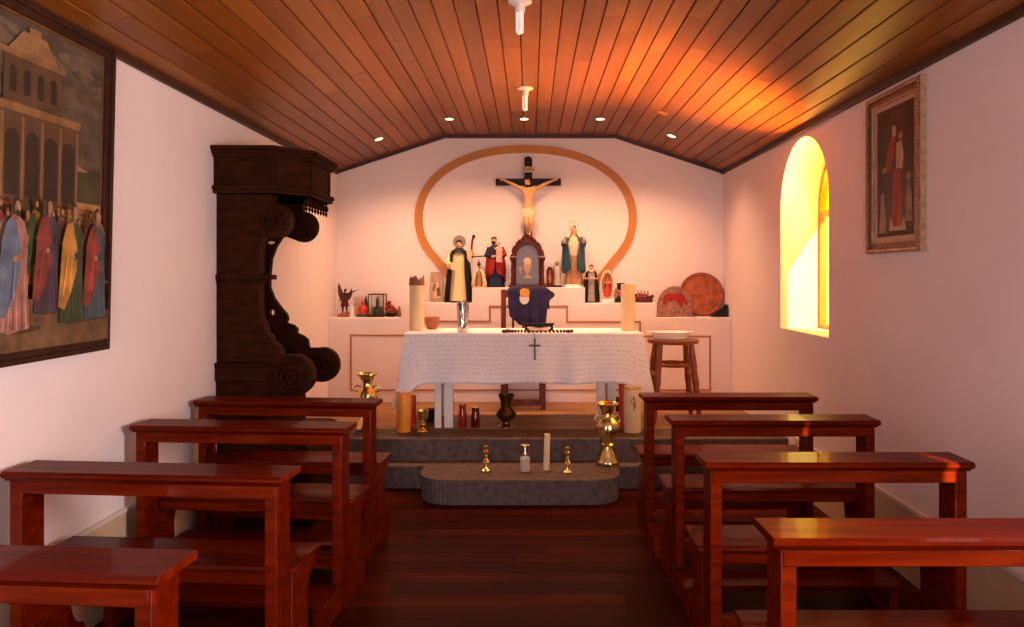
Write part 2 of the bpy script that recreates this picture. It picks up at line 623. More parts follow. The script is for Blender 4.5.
# local (x, y, z) -> world (X = HW + T/2 + z, Y = x, Z = y)
mt = Matrix(((0, 0, 1, HW + T / 2), (1, 0, 0, 0), (0, 1, 0, 0), (0, 0, 0, 1)))
struct('wall_right', MB().mesh(wm, mt), M['wall'], smooth=False)
end = [(-HW, 0), (HW, 0), (HW, EAVE + 0.1), (FLAT, APEX + 0.1), (-FLAT, APEX + 0.1), (-HW, EAVE + 0.1)]
struct('wall_back', MB().prism(end, D, D + 0.2), M['wall'], smooth=False)
rear = [(-HW, -0.08), (-0.85, -0.08), (-0.85, 2.15), (0.85, 2.15), (0.85, -0.08), (HW, -0.08), (HW, EAVE + 0.1), (FLAT, APEX + 0.1), (-FLAT, APEX + 0.1), (-HW, EAVE + 0.1)]
struct('wall_front', MB().prism(rear, REAR - 0.25, REAR), M['wall'], smooth=False)

# ceiling of narrow boards on three planes
mb = MB()
sl = sqrt((HW - FLAT) ** 2 + (APEX - EAVE) ** 2)
def board_run(p0, p1, count):
    a = Vector((p0[0], 0, p0[1]))
    b = Vector((p1[0], 0, p1[1]))
    t = (b - a).normalized()
    n = Vector((-t.z, 0, t.x))
    if n.z < 0:
        n = -n
    w = (b - a).length / count
    for i in range(count):
        s0 = a + t * (w * i + 0.0029)
        s1 = a + t * (w * (i + 1) - 0.0029)
        yy = REAR - random.uniform(0, 2)
        while yy < D:
            ye = yy + random.choice((1.6, 2.1, 2.6, 3.1)) + random.uniform(-0.2, 0.2)
            ya, yb_ = max(yy, REAR), min(ye, D) - 0.003
            if yb_ > ya:
                q = [s0, s1, s1 + n * 0.018, s0 + n * 0.018]
                ch = [s0 + n * 0.004, s0 + t * 0.003, s1 - t * 0.003, s1 + n * 0.004, q[2], q[3]]
                mb.loft([[(c.x, ya, c.z) for c in ch], [(c.x, yb_, c.z) for c in ch]])
            yy = ye
board_run((-HW, EAVE), (-FLAT, APEX), 10)
board_run((-FLAT, APEX), (FLAT, APEX), 15)
board_run((FLAT, APEX), (HW, EAVE), 10)
ceil_o = struct('ceiling', mb, [M['ceil'], M['groove']], smooth=False)
mb = MB()
up = [(-HW, EAVE + 0.012), (-FLAT, APEX + 0.012), (FLAT, APEX + 0.012), (HW, EAVE + 0.012), (HW + T, EAVE + 0.012), (HW + T, EAVE + 0.2), (FLAT, APEX + 0.2), (-FLAT, APEX + 0.2), (-HW - T, EAVE + 0.2), (-HW - T, EAVE + 0.012)]
mb.prism(up, REAR - 0.25, D + 0.2)
struct('trim_1', mb, M['groove'], smooth=False)
# dark crown moulding
k = 0.026
struct('trim_2', MB().box(-HW, -HW + k, REAR, D, EAVE - 0.035, EAVE + 0.012), M['crown'], bevel=0.006)
struct('trim_3', MB().box(HW - k, HW, REAR, D, EAVE - 0.035, EAVE + 0.012), M['crown'], bevel=0.006)
o_ = [(-HW, EAVE + 0.005), (-FLAT, APEX + 0.003), (FLAT, APEX + 0.003), (HW, EAVE + 0.005)]
i_ = [(a, b - 0.036) for a, b in o_]
struct('trim_4', MB().strip(o_, i_, D - 0.022, D), M['crown'], smooth=False)
# tan skirting with a white line on its upper edge
for side, zt in ((-1, 0.415), (1, 0.35)):
    a, b = sorted((side * HW, side * (HW - 0.012)))
    mb = MB().box(a, b, REAR, 5.07, 0, zt)
    mb.mi = 1
    a, b = sorted((side * HW, side * (HW - 0.018)))
    mb.box(a, b, REAR, 5.07, zt, zt + 0.018)
    struct('baseboard_left' if side < 0 else 'baseboard_right', mb, [M['dado'], M['dadoline']], smooth=False)

# masonry ledge behind the altar, stepped like a low reredos
T1, T2, T3 = 1.114, 1.249, 1.393
prof = [(-HW, 0.32), (HW, 0.32), (HW, T1), (1.172, T1), (1.172, T2), (0.512, T2), (0.512, T3), (-0.54, T3), (-0.54, T2), (-1.2, T2), (-1.2, T1), (-HW, T1)]
ledge = struct('altar_ledge', MB().prism(prof, RF, D), M['wall'], smooth=False, bevel=0.006)
def pl(x, y):
    q = P(x, y, RF)
    return (q.x, q.z)
path = [pl(350, 334.5), pl(417, 334.5), pl(417, 320.5), pl(489, 320.5), pl(489, 305.5), pl(568, 305.5), pl(568, 321), pl(641, 321), pl(641, 335.5), pl(711, 335.5), pl(711, 391), pl(350, 391)]
def inset(pts, d):
    n = len(pts)
    res = []
    for i in range(n):
        a, b, c = Vector(pts[i - 1]), Vector(pts[i]), Vector(pts[(i + 1) % n])
        e0, e1 = (b - a).normalized(), (c - b).normalized()
        n0, n1 = Vector((e0.y, -e0.x)), Vector((e1.y, -e1.x))
        res.append(tuple(b + (n0 + n1) * d))
    return res
obj('panel_line', MB().strip(path, inset(path, 0.017), RF - 0.004, RF + 0.002, closed=True), M['pline'], ledge, smooth=False)

# ochre oval band on the end wall
cl = []
cx, cy, rx, ry, nn = 525.7, 218, 107.2, 69.2, 2.15
def sgnp(v, e):
    return math.copysign(abs(v) ** e, v)
a0 = math.asin(0.557)
for i in range(73):
    a = a0 - (pi + 2 * a0) * i / 72
    cl.append((cx + rx * sgnp(cos(a), 2 / nn), cy + ry * sgnp(sin(a), 2 / nn)))
cl = [(594, 287), (605, 272)] + cl + [(2 * cx - 605, 272), (2 * cx - 594, 287)]
cl = [Vector((P(x, y, D - 0.02).x, P(x, y, D - 0.02).z)) for x, y in cl]
ou, inn = [], []
for i, p in enumerate(cl):
    t = (cl[min(i + 1, len(cl) - 1)] - cl[max(i - 1, 0)]).normalized()
    n = Vector((-t.y, t.x))
    ou.append(p + n * 0.037)
    inn.append(p - n * 0.037)
o = obj('oval_moulding', MB().strip(ou, inn, D - 0.022, D), M['ring'], smooth=False)
tag(o, 'large ochre oval band on the end wall framing the crucifix', 'moulding')

# windows of the right wall
for i, (y0, y1, z0, zt) in enumerate(WIN):
    root = bpy.data.objects.new('window_%d' % (i + 1), None)
    C.objects.link(root)
    root['kind'] = 'structure'
    xo = HW + T
    oa = arch_pts(y0, y1, z0, zt)
    cyy = (y0 + y1) / 2
    def shrink(pts, d, y0=y0, y1=y1, z0=z0, zt=zt):
        return arch_pts(y0 + d, y1 - d, z0 + d, zt - d) if True else pts
    ia = shrink(oa, 0.030)
    q = MB()
    q.strip(oa, ia, xo - 0.05, xo, closed=True)
    zs = zt - 0.47
    # strip() works in (x, z) with thickness along y: turn it into the wall plane
    q.box(y0 + 0.04, y1 - 0.04, xo - 0.045, xo - 0.005, zs - 0.05, zs)
    for v in q.bm.verts:
        v.co = Vector((v.co.y, v.co.x, v.co.z))
    obj('window_frame', q, M['orangewood'], root, smooth=False)
    # lower clear panes, upper yellow fan light
    q = MB().box(xo - 0.028, xo - 0.022, y0 + 0.03, y1 - 0.03, z0 + 0.03, zs - 0.02)
    obj('lower_pane', q, M['pane'] if i == 0 else M['paneclear'], root, smooth=False)
    up_ = [(y0 + 0.03, zs - 0.03), (y1 - 0.03, zs - 0.03)] + [(a, b) for a, b in shrink(oa, 0.03)[2:]]
    q = MB().prism_x(up_, xo - 0.028, xo - 0.022)
    obj('fanlight_pane', q, M['paneyellow'] if i == 0 else M['paneclear'], root, smooth=False)

# ------------------------------------------------------------------ pews
def make_pew():
    t = thing('church_pew', 'x', 'pew', (0, 0, 0), 0, 'varnished pews facing the altar')
    L_ = 0.985 / 2
    mb = MB()
    # ledge with bevelled underside
    sec = [(0.006, 0.796), (0.0, 0.803), (0.0, 0.813), (0.007, 0.82), (0.163, 0.82), (0.17, 0.813), (0.17, 0.803), (0.164, 0.796)]
    mb.prism_x(sec, -L_, L_)
    obj('ledge', mb, M['pew'], t, bevel=0.003)
    mb = MB()
    mb.prism_x([(0.011, 0.787), (0.005, 0.796), (0.165, 0.796), (0.159, 0.787)], -L_ + 0.012, L_ - 0.012)
    obj('moulding', mb, M['pew'], t, smooth=False)
    mb = MB().box(-L_ + 0.03, L_ - 0.03, 0.014, 0.040, 0.742, 0.787)
    obj('apron', mb, M['pew'], t, bevel=0.003)
    mb = MB().box(-L_ + 0.03, L_ - 0.03, 0.12, 0.142, 0.742, 0.787)
    obj('apron', mb, M['pew'], t, bevel=0.003)
    for s in (-1, 1):
        xa, xb = sorted((s * (L_ - 0.022), s * (L_ - 0.066)))
        obj('leg', MB().box(xa, xb, 0.016, 0.125, 0.0, 0.787), M['pew'], t, bevel=0.004)
    mb = MB()
    sec = [(0.118, 0.449), (0.114, 0.457), (0.12, 0.47), (0.36, 0.47), (0.372, 0.464), (0.372, 0.454), (0.366, 0.449)]
    mb.prism_x(sec, -L_, L_)
    obj('seat', mb, M['pew'], t, bevel=0.003)
    obj('seat_rail', MB().box(-L_ + 0.06, L_ - 0.06, 0.137, 0.158, 0.395, 0.449), M['pew'], t, bevel=0.003)
    obj('seat_rail', MB().box(-L_ + 0.05, L_ - 0.05, 0.332, 0.352, 0.395, 0.449), M['pew'], t, bevel=0.003)
    for s in (-1, 1):
        # scalloped end panel under the seat
        out = [(0.136, 0.0), (0.136, 0.449), (0.356, 0.449), (0.356, 0.395)]
        for i in range(9):
            a = pi / 2 * i / 8
            out.append((0.356 - 0.075 * sin(a), 0.395 - 0.13 * (1 - cos(a))))
        for i in range(9):
            a = pi / 2 * i / 8
            out.append((0.281 + 0.075 * (1 - cos(a)), 0.265 - 0.13 * sin(a)))
        out += [(0.364, 0.11), (0.364, 0.0)]
        xa, xb = sorted((s * (L_ - 0.02), s * (L_ - 0.05)))
        obj('end_panel', MB().prism_x(out, xa, xb), M['pew'], t, smooth=False, bevel=0.002)
    obj('stretcher', MB().box(-L_ + 0.074, L_ - 0.074, 0.06, 0.085, 0.17, 0.235), M['pew'], t, bevel=0.003)
    obj('kneeler', MB().box(-L_ + 0.005, L_ - 0.005, -0.225, -0.055, 0.118, 0.142), M['pew'], t, bevel=0.004)
    for s in (-1, 1):
        xa, xb = sorted((s * (L_ - 0.028), s * (L_ - 0.068)))
        run = [(-0.215, 0.0), (-0.215, 0.118), (-0.05, 0.118), (0.017, 0.10), (0.017, 0.0)]
        obj('foot_rail', MB().prism_x(run, xa, xb), M['pew'], t, smooth=False, bevel=0.003)
    return t
pew = make_pew()
LEFT = [(-1.334, 3.88), (-1.322, 3.235), (-1.338, 2.46), (-1.341, 1.66)]
RIGHT = [(1.1275, 4.04), (1.1575, 3.38), (1.1305, 2.62), (1.1225, 1.86)]
LLAB = ['red-brown pew in front of the dark carved bracket, farthest in the left row',
        'red-brown pew second from the altar in the left row',
        'red-brown pew below the large painting, second nearest in the left row',
        'red-brown pew cut off by the lower left corner of the photo']
RLAB = ['red-brown pew nearest the wooden stool, farthest in the right row',
        'red-brown pew second from the altar in the right row, under the arched window',
        'red-brown pew with a yellow sunlit patch on its right end',
        'red-brown pew cut off by the lower right corner of the photo']
for i, (x, d) in enumerate(LEFT):
    if i == 0:
        pew.location = (x, d, 0)
        pew['label'] = LLAB[0]
    else:
        dup(pew, (x, d, 0), LLAB[i]).rotation_euler = (0, 0, radians(-4.2))
for i, (x, d) in enumerate(RIGHT):
    dup(pew, (x, d, 0), RLAB[i])
for o in [o for o in C.objects if o.get('label') in LLAB]:
    o.scale.x = 1.022
pew.rotation_euler = (0, 0, radians(-4.2))

# ------------------------------------------------------------------ carved wall bracket
t = thing('carved_wall_bracket', 'tall dark carved wooden scroll bracket with canopy against left wall', 'bracket', (-HW, 4.305, 0))
t.scale = (0.955, 1, 1)
def vol(cu, cz, r_, a0, a1, n=16):
    return [(cu + r_ * cos(radians(a0 + (a1 - a0) * i / n)), cz + r_ * sin(radians(a0 + (a1 - a0) * i / n))) for i in range(n + 1)]
near = [(0, 0.76), (0, 1.99), (0.353, 1.99)] + vol(0.353, 1.835, 0.108, 90, -120) + [(0.285, 1.73), (0.268, 1.66), (0.262, 1.5), (0.262, 1.30), (0.275, 1.235), (0.30, 1.20), (0.305, 1.16), (0.335, 1.135), (0.345, 1.10), (0.385, 1.08), (0.40, 1.03)] + vol(0.478, 0.90, 0.125, 100, -95) + [(0.40, 0.79), (0.32, 0.785), (0.32, 0.76)]
far = [(0, 0.76), (0, 1.99), (0.345, 1.99)] + vol(0.345, 1.835, 0.105, 90, -120) + [(0.20, 1.775), (0.15, 1.70), (0.118, 1.62), (0.105, 1.50), (0.105, 1.42), (0.135, 1.35), (0.18, 1.29), (0.226, 1.24), (0.235, 1.205), (0.225, 1.18), (0.275, 1.165), (0.30, 1.14), (0.30, 1.11), (0.345, 1.09), (0.375, 1.065), (0.385, 1.01)] + vol(0.485, 0.895, 0.118, 105, -95) + [(0.40, 0.785), (0.32, 0.78), (0.32, 0.76)]
def scroll(out, y0, y1, holes, b, tp):
    me = curve_mesh([out] + holes, (y1 - y0) / 2)
    q = MB().mesh(me, Matrix(((1, 0, 0, 0), (0, 0, 1, (y0 + y1) / 2), (0, 1, 0, 0), (0, 0, 0, 1))))
    bmesh.ops.remove_doubles(q.bm, verts=q.bm.verts[:], dist=0.0002)
    s = obj('scroll_bracket', q, M['dark'], t, smooth=True, bevel=0.005)
    for (cu, cz, r_) in (b, tp):
        v = MB()
        for k_, (rf, h) in enumerate(((0.96, 0.012), (0.62, 0.026), (0.30, 0.042))):
            prof_ = [(r_ * rf, 0.0), (r_ * rf, h * 0.6), (r_ * rf * 0.9, h), (r_ * (rf - 0.2), h), (r_ * (rf - 0.2) * 0.98, h * 0.4)]
            rings = [[(cu + pr * cos(2 * pi * i / 28), y0 - pz, cz + pr * sin(2 * pi * i / 28)) for i in range(28)] for pr, pz in prof_]
            v.loft(rings)
        obj('volute', v, M['dark'], s, smooth=True)
    return s
scroll(near, 0.0, 0.10, [], (0.478, 0.90, 0.125), (0.353, 1.835, 0.108))
quatre = [(0.113 + 0.028 * (0.75 + 0.35 * cos(4 * 2 * pi * i / 32)) * cos(2 * pi * i / 32), 1.728 + 0.028 * (0.75 + 0.35 * cos(4 * 2 * pi * i / 32)) * sin(2 * pi * i / 32)) for i in range(32)]
pierce = [(0.123 + 0.018 * cos(2 * pi * i / 16), 1.251 + 0.022 * sin(2 * pi * i / 16)) for i in range(16)]
scroll(far, 0.60, 0.645, [quatre, pierce], (0.485, 0.895, 0.118), (0.345, 1.835, 0.105))
obj('back_panel', MB().box(0, 0.075, 0.09, 0.61, 0.76, 1.99), M['dark'], t, smooth=False)
q = MB()
q.box(0, 0.285, -0.018, 0.115, 1.475, 1.51)
q.box(0, 0.275, -0.012, 0.11, 1.455, 1.475)
q.box(0.26, 0.345, 0.0, 0.10, 1.478, 1.508)
obj('waist_band', q, M['dark'], t, bevel=0.006)
q = MB()
q.box(0, 0.335, -0.03, 0.74, 0.872, 0.985)
q.box(0, 0.35, -0.036, 0.746, 0.955, 0.985)
obj('plinth_moulding', q, M['dark'], t, bevel=0.008)
q = MB().box(0, 0.325, -0.012, 0.73, 0.50, 0.873)
foot = [(0, 0.0), (0.60, 0.0), (0.60, 0.38)] + [(0.50 + 0.10 * cos(pi / 2 * i / 8), 0.40 + 0.11 * sin(pi / 2 * i / 8)) for i in range(9)] + [(0, 0.51)]
q.prism(foot, 0.0, 0.72)
obj('pedestal', q, M['dark'], t, bevel=0.006)
# polygonal canopy
def octo(g):
    return [(0, -0.04 - g), (0.368 + g * 0.4, -0.04 - g), (0.54 + g, 0.135 - g * 0.4), (0.54 + g, 0.60 + g * 0.4), (0.368 + g * 0.4, 0.78 + g), (0, 0.78 + g)]
q = MB()
q.prism_z(octo(0.0), 1.99, 2.225)
c_ = obj('canopy', q, M['dark'], t, smooth=False, bevel=0.003)
q = MB()
q.prism_z(octo(0.018), 2.205, 2.225)
q.prism_z(octo(0.034), 2.222, 2.245)
q.prism_z(octo(0.048), 2.243, 2.268)
obj('cornice', q, M['dark'], c_, smooth=False, bevel=0.004)
q = MB()
q.prism_z(octo(0.015), 1.99, 2.012)
q.prism_z(octo(0.026), 2.01, 2.036)
obj('lower_moulding', q, M['dark'], c_, smooth=False, bevel=0.004)
# raised panel frames on the canopy faces
def face_frame(q, p0, p1, z0, z1, w=0.018, th=0.008):
    a, b = Vector((p0[0], p0[1], 0)), Vector((p1[0], p1[1], 0))
    tt = (b - a).normalized()
    nn_ = Vector((tt.y, -tt.x, 0))
    ln = (b - a).length
    mtx = Matrix(((tt.x, nn_.x, 0, a.x), (tt.y, nn_.y, 0, a.y), (0, 0, 1, 0), (0, 0, 0, 1)))
    e = 0.02
    for bx in ((e, ln - e, z0, z0 + w), (e, ln - e, z1 - w, z1), (e, e + w, z0 + w, z1 - w), (ln - e - w, ln - e, z0 + w, z1 - w)):
        q.box(bx[0], bx[1], -0.002, th, bx[2], bx[3], mtx)
oc = octo(0.0)
q = MB()
for i in (0, 1, 2, 3):
    face_frame(q, oc[i], oc[i + 1], 2.05, 2.195)
obj('panel_frame', q, M['dark'], c_, smooth=False)
for i in range(8):
    yy = 0.15 + 0.435 * i / 7
    prof_ = [(0.004, 0), (0.012, -0.006), (0.006, -0.016), (0.017, -0.034), (0.017, -0.046), (0.006, -0.064), (0.011, -0.074), (0.003, -0.094)]
    q = MB().lathe([(a, z + 1.992) for a, z in prof_], (0.515, yy, 0), 10)
    obj('pendant', q, M['dark'], t)

# ------------------------------------------------------------------ pictures
def art_mat(name, base, base2, scale=4):
    return mat(name, base, 0.55, var=0.0, scale=scale) if base2 is None else None
PAINT = {}
def pc(col, var=0.35, scale=14):
    key = (col, var)
    if key not in PAINT:
        PAINT[key] = mat('oil paint', col, 0.6, var=var, scale=scale)
    return PAINT[key]

def painted(name, w, h, polys, parent, y):
    """a painted picture: flat colour shapes on one canvas mesh; u to the right, v up, 0..1"""
    q = MB()
    mats = []
    for i, (col, pts, var) in enumerate(polys):
        m = pc(col, var)
        if m not in mats:
            mats.append(m)
        q.mi = mats.index(m)
        yy = y - 0.00012 * i
        pts = [(min(max(u, 0), 1), min(max(v, 0), 1)) for u, v in pts]
        pts = [p for j, p in enumerate(pts) if p != pts[j - 1]]
        if len(pts) < 3:
            continue
        vs = [q.bm.verts.new(((u - 0.5) * w, yy, v * h)) for u, v in pts]
        f = q._f(vs)
        if f:
            f.normal_update()
            if f.normal.y > 0:
                f.normal_flip()
    return obj(name, q, mats, parent, smooth=False, fix=False)

def ell(u, v, a, b, n=14):
    return [(u + a * cos(2 * pi * i / n), v + b * sin(2 * pi * i / n)) for i in range(n)]

def rect(u0, u1, v0, v1):
    return [(u0, v0), (u1, v0), (u1, v1), (u0, v1)]

def archp(u, v0, v1, a, n=8):
    return [(u - a, v0), (u + a, v0)] + [(u + a * cos(pi * i / n), v1 + a * 0.8 * sin(pi * i / n)) for i in range(n + 1)]

def robed_paint(P_, u, v, h, robe, mantle, head=(0.36, 0.17, 0.09), hair=(0.03, 0.012, 0.006), lean=0.0, rnd=random.Random(11)):
    w = h * 0.24
    dk = lambda c, k: tuple(min(1, x * k) for x in c)
    P_.append(((0.06, 0.028, 0.012), ell(u + w * 0.3, v + h * 0.01, w * 1.1, h * 0.03), 0.4))
    P_.append((robe, [(u - w * 0.78, v + h * 0.01), (u - w * 0.3, v - h * 0.015), (u + w * 0.3, v), (u + w * 0.78, v + h * 0.015), (u + w * 0.66 + lean, v + h * 0.3), (u + w * 0.6 + lean, v + h * 0.5), (u + w * 0.62 + lean, v + h * 0.70), (u + w * 0.42 + lean, v + h * 0.80), (u + w * 0.12 + lean, v + h * 0.85), (u - w * 0.14 + lean, v + h * 0.85), (u - w * 0.46 + lean, v + h * 0.79), (u - w * 0.62, v + h * 0.66), (u - w * 0.62, v + h * 0.45), (u - w * 0.7, v + h * 0.25)], 0.45))
    for k_ in range(6):
        x0 = u + w * (-0.6 + 0.24 * k_ + rnd.uniform(-0.05, 0.05))
        P_.append((dk(robe, rnd.choice((0.45, 0.6, 1.5, 1.8))), [(x0, v + h * 0.01), (x0 + w * rnd.uniform(0.05, 0.13), v + h * 0.01), (x0 * 0.7 + 0.3 * u + w * 0.03 + lean, v + h * rnd.uniform(0.35, 0.55))], 0.3))
    P_.append((mantle, [(u - w * 0.9, v + h * 0.13), (u - w * 0.5, v + h * 0.10), (u - w * 0.1, v + h * 0.24), (u + w * 0.22 + lean, v + h * 0.42), (u + w * 0.30 + lean, v + h * 0.58), (u + w * 0.06 + lean, v + h * 0.74), (u - w * 0.05 + lean, v + h * 0.83), (u - w * 0.44 + lean, v + h * 0.80), (u - w * 0.68, v + h * 0.66), (u - w * 0.78, v + h * 0.40)], 0.5))
    for k_ in range(6):
        a = rnd.uniform(-0.72, -0.1)
        P_.append((dk(mantle, rnd.choice((0.4, 0.6, 1.5, 1.9))), [(u + w * a, v + h * rnd.uniform(0.16, 0.26)), (u + w * (a + rnd.uniform(0.05, 0.12)), v + h * 0.24), (u + w * (a * 0.5 + 0.1) + lean, v + h * rnd.uniform(0.55, 0.76))], 0.3))
    P_.append((dk(robe, 0.8), [(u + w * 0.05 + lean, v + h * 0.50), (u + w * 0.5 + lean, v + h * 0.54), (u + w * 0.66 + lean, v + h * 0.70), (u + w * 0.45 + lean, v + h * 0.74), (u + w * 0.34 + lean, v + h * 0.60), (u + w * 0.05 + lean, v + h * 0.56)], 0.4))
    P_.append((head, ell(u - w * 0.02 + lean, v + h * 0.532, w * 0.13, h * 0.024, 8), 0.2))
    P_.append((dk(head, 0.6), [(u - w * 0.1 + lean, v + h * 0.82), (u + w * 0.12 + lean, v + h * 0.82), (u + w * 0.09 + lean, v + h * 0.88), (u - w * 0.08 + lean, v + h * 0.88)], 0.2))
    P_.append((hair, ell(u - h * 0.006 + lean, v + h * 0.918, h * 0.050, h * 0.068), 0.3))
    P_.append((head, ell(u + lean + h * 0.010, v + h * 0.905, h * 0.034, h * 0.052), 0.2))
    P_.append((dk(head, 0.62), ell(u + lean - h * 0.010, v + h * 0.90, h * 0.016, h * 0.044, 8), 0.2))
    if rnd.random() < 0.5:
        P_.append((hair, ell(u + lean + h * 0.010, v + h * 0.866, h * 0.028, h * 0.026, 8), 0.3))

# large painting on the left wall
PW, PH = 1.02, 1.19
y_far = 3.10
t = thing('framed_painting', 'large dark-framed oil painting of robed crowd and tower on left wall', 'painting', (-HW + 0.024, y_far - (PW + 0.1) / 2, 1.197), pi / 2)
t.rotation_euler = (0, 0, pi / 2)
polys = [((0.085, 0.055, 0.035), rect(0, 1, 0, 1), 0.5)]
rng = random.Random(3)
for i in range(60):   # cloud banks
    polys.append((rng.choice([(0.075, 0.05, 0.034), (0.095, 0.063, 0.041), (0.115, 0.076, 0.046), (0.065, 0.044, 0.031)]), ell(rng.uniform(0, 1), rng.uniform(0.62, 0.98), rng.uniform(0.05, 0.2), rng.uniform(0.01, 0.03), 20), 0.5))
polys.append(((0.27, 0.13, 0.06), [(0, 0.5), (1, 0.5), (1, 0.56), (0.8, 0.60), (0.55, 0.57), (0.2, 0.61), (0, 0.58)], 0.4))
polys.append(((0.04, 0.035, 0.014), [(0.78, 0.44), (1, 0.42), (1, 0.59), (0.95, 0.60), (0.9, 0.575), (0.84, 0.575), (0.80, 0.54)], 0.5))
polys.append(((0.035, 0.03, 0.012), [(0, 0.46), (0.25, 0.46), (0.2, 0.55), (0.1, 0.565), (0, 0.57)], 0.5))
polys.append(((0.33, 0.16, 0.045), [(0, 0.0), (1, 0.0), (1, 0.47), (0, 0.47)], 0.35))
for i in range(9):
    v = 0.30 + i * 0.018
    polys.append(((0.20, 0.09, 0.03), rect(0.0, 1, v, v + 0.005), 0.3))
# a plain stone tower of three set-back storeys with arcades
bd, bl, bk = (0.085, 0.04, 0.018), (0.20, 0.095, 0.035), (0.022, 0.012, 0.008)
polys.append((bd, rect(0.33, 0.83, 0.44, 0.72), 0.3))
polys.append((bl, rect(0.31, 0.85, 0.71, 0.735), 0.3))
for k_ in range(5):
    polys.append((bk, archp(0.38 + 0.10 * k_, 0.46, 0.63, 0.036), 0.2))
    polys.append((bl, rect(0.424 + 0.10 * k_, 0.436 + 0.10 * k_, 0.45, 0.70), 0.2))
polys.append((bd, rect(0.43, 0.73, 0.735, 0.88), 0.3))
polys.append((bl, rect(0.41, 0.75, 0.872, 0.89), 0.3))
for k_ in range(4):
    polys.append((bk, archp(0.475 + 0.07 * k_, 0.765, 0.83, 0.017), 0.2))
polys.append(((0.24, 0.12, 0.045), [(0.45, 0.89), (0.71, 0.89), (0.64, 0.955), (0.52, 0.955)], 0.3))
polys.append((bl, rect(0.55, 0.61, 0.955, 0.975), 0.3))
for k_ in range(5):
    polys.append(((0.12 - 0.008 * k_, 0.06, 0.024), rect(0.36 + 0.03 * k_, 0.80 - 0.03 * k_, 0.375 + 0.014 * k_, 0.389 + 0.014 * k_), 0.3))
cols = [((0.16, 0.02, 0.015), (0.05, 0.05, 0.02)), ((0.05, 0.07, 0.12), (0.30, 0.16, 0.10)), ((0.05, 0.06, 0.02), (0.12, 0.02, 0.02)), ((0.32, 0.12, 0.02), (0.05, 0.06, 0.02)), ((0.03, 0.05, 0.07), (0.16, 0.03, 0.02))]
for k_ in range(14):
    a, b = cols[k_ % 5]
    robed_paint(polys, 0.06 + 0.066 * k_ + rng.uniform(-0.02, 0.02), 0.17 + rng.uniform(0, 0.03), 0.26 + rng.uniform(-0.02, 0.02), a, b)
polys.append(((0.13, 0.065, 0.028), [(0, 0), (1, 0), (1, 0.10), (0.7, 0.17), (0.3, 0.13), (0, 0.16)], 0.5))
for (u, v, h, a, b) in ((0.16, 0.08, 0.37, (0.30, 0.06, 0.02), (0.05, 0.06, 0.03)), (0.45, 0.06, 0.40, (0.30, 0.13, 0.10), (0.09, 0.12, 0.17)), (0.61, 0.11, 0.36, (0.05, 0.028, 0.05), (0.17, 0.03, 0.02)),
                        (0.75, 0.075, 0.39, (0.035, 0.055, 0.02), (0.42, 0.18, 0.035)), (0.89, 0.08, 0.38, (0.04, 0.06, 0.08), (0.20, 0.03, 0.02))):
    robed_paint(polys, u, v, h, a, b)
painted('canvas', PW, PH, polys, t, -0.014).location = (0, 0, 0.04)
q = MB()
def frame_bars(q, w, h, bw, d0, d1, x=0, z=0):
    """mitred frame around an opening w x h whose bottom is at z"""
    o_ = [(-w / 2 - bw, z - bw), (w / 2 + bw, z - bw), (w / 2 + bw, z + h + bw), (-w / 2 - bw, z + h + bw)]
    i_ = [(-w / 2, z), (w / 2, z), (w / 2, z + h), (-w / 2, z + h)]
    q.strip(o_, i_, d0, d1, closed=True)
frame_bars(q, PW, PH, 0.050, -0.034, 0.02, z=0.04)
frame_bars(q, PW + 0.062, PH + 0.062, 0.020, -0.044, 0.0, z=0.009)
fr = obj('frame', q, M['frame'], t, smooth=False, bevel=0.003)
q = MB()
frame_bars(q, PW - 0.016, PH - 0.016, 0.009, -0.022, 0.0, z=0.048)
obj('inner_lip', q, mat('gilt inner lip', (0.22, 0.10, 0.035), 0.4, metal=0.5, var=0.3), fr, smooth=False)
obj('backing', MB().box(-PW / 2 - 0.01, PW / 2 + 0.01, -0.012, 0.02, 0.03, PH + 0.05), M['frame'], t, smooth=False)
t.rotation_euler = Euler((radians(1.3), 0, pi / 2), 'XYZ')

# portrait picture on the right wall
RW, RH = 0.545, 0.83
t = thing('framed_picture', 'gilt-framed picture of standing red-robed lady on right wall', 'picture', (HW - 0.004, 3.68, 1.622), -pi / 2)
q = MB()
o_ = lambda m: (RW - 2 * m, RH - 2 * m)
frame_bars(q, RW - 0.10, RH - 0.10, 0.035, -0.018, 0.03, z=0.05)
frame_bars(q, RW - 0.045, RH - 0.045, 0.0225, -0.03, 0.03, z=0.0225)
fr = obj('frame', q, M['framegilt'], t, smooth=False, bevel=0.003)
q = MB()
n_ = 46
for i in range(n_):     # carved beading round the frame
    v = i / (n_ - 1)
    for sx in (-1, 1):
        q.ball((sx * (RW / 2 - 0.012), -0.031, 0.01 + v * (RH - 0.02)), 0.008, (1, 0.7, 1), 6)
for i in range(30):
    u = -RW / 2 + 0.02 + (RW - 0.04) * i / 29
    for z in (0.012, RH - 0.012):
        q.ball((u, -0.031, z), 0.008, (1, 0.7, 1), 6)
obj('beading', q, mat('rubbed gilt beading', (0.50, 0.27, 0.13), 0.4, metal=0.6, var=0.4), fr)
q = MB()
frame_bars(q, RW + 0.0005, RH + 0.0005, 0.003, -0.026, 0.034, z=0)
obj('outer_edge', q, M['framelight'], fr, smooth=False)
q = MB()
frame_bars(q, RW - 0.118, RH - 0.118, 0.010, -0.021, 0.0, z=0.059)
obj('inner_lip', q, M['framelight'], fr, smooth=False)
obj('mount', MB().box(-RW / 2 + 0.04, RW / 2 - 0.04, -0.006, 0.02, 0.04, RH - 0.04), M['mount'], t, smooth=False)
pp = [((0.030, 0.013, 0.008), rect(0, 1, 0, 1), 0.5),
      ((0.055, 0.024, 0.014), ell(0.5, 0.80, 0.36, 0.17), 0.5)]
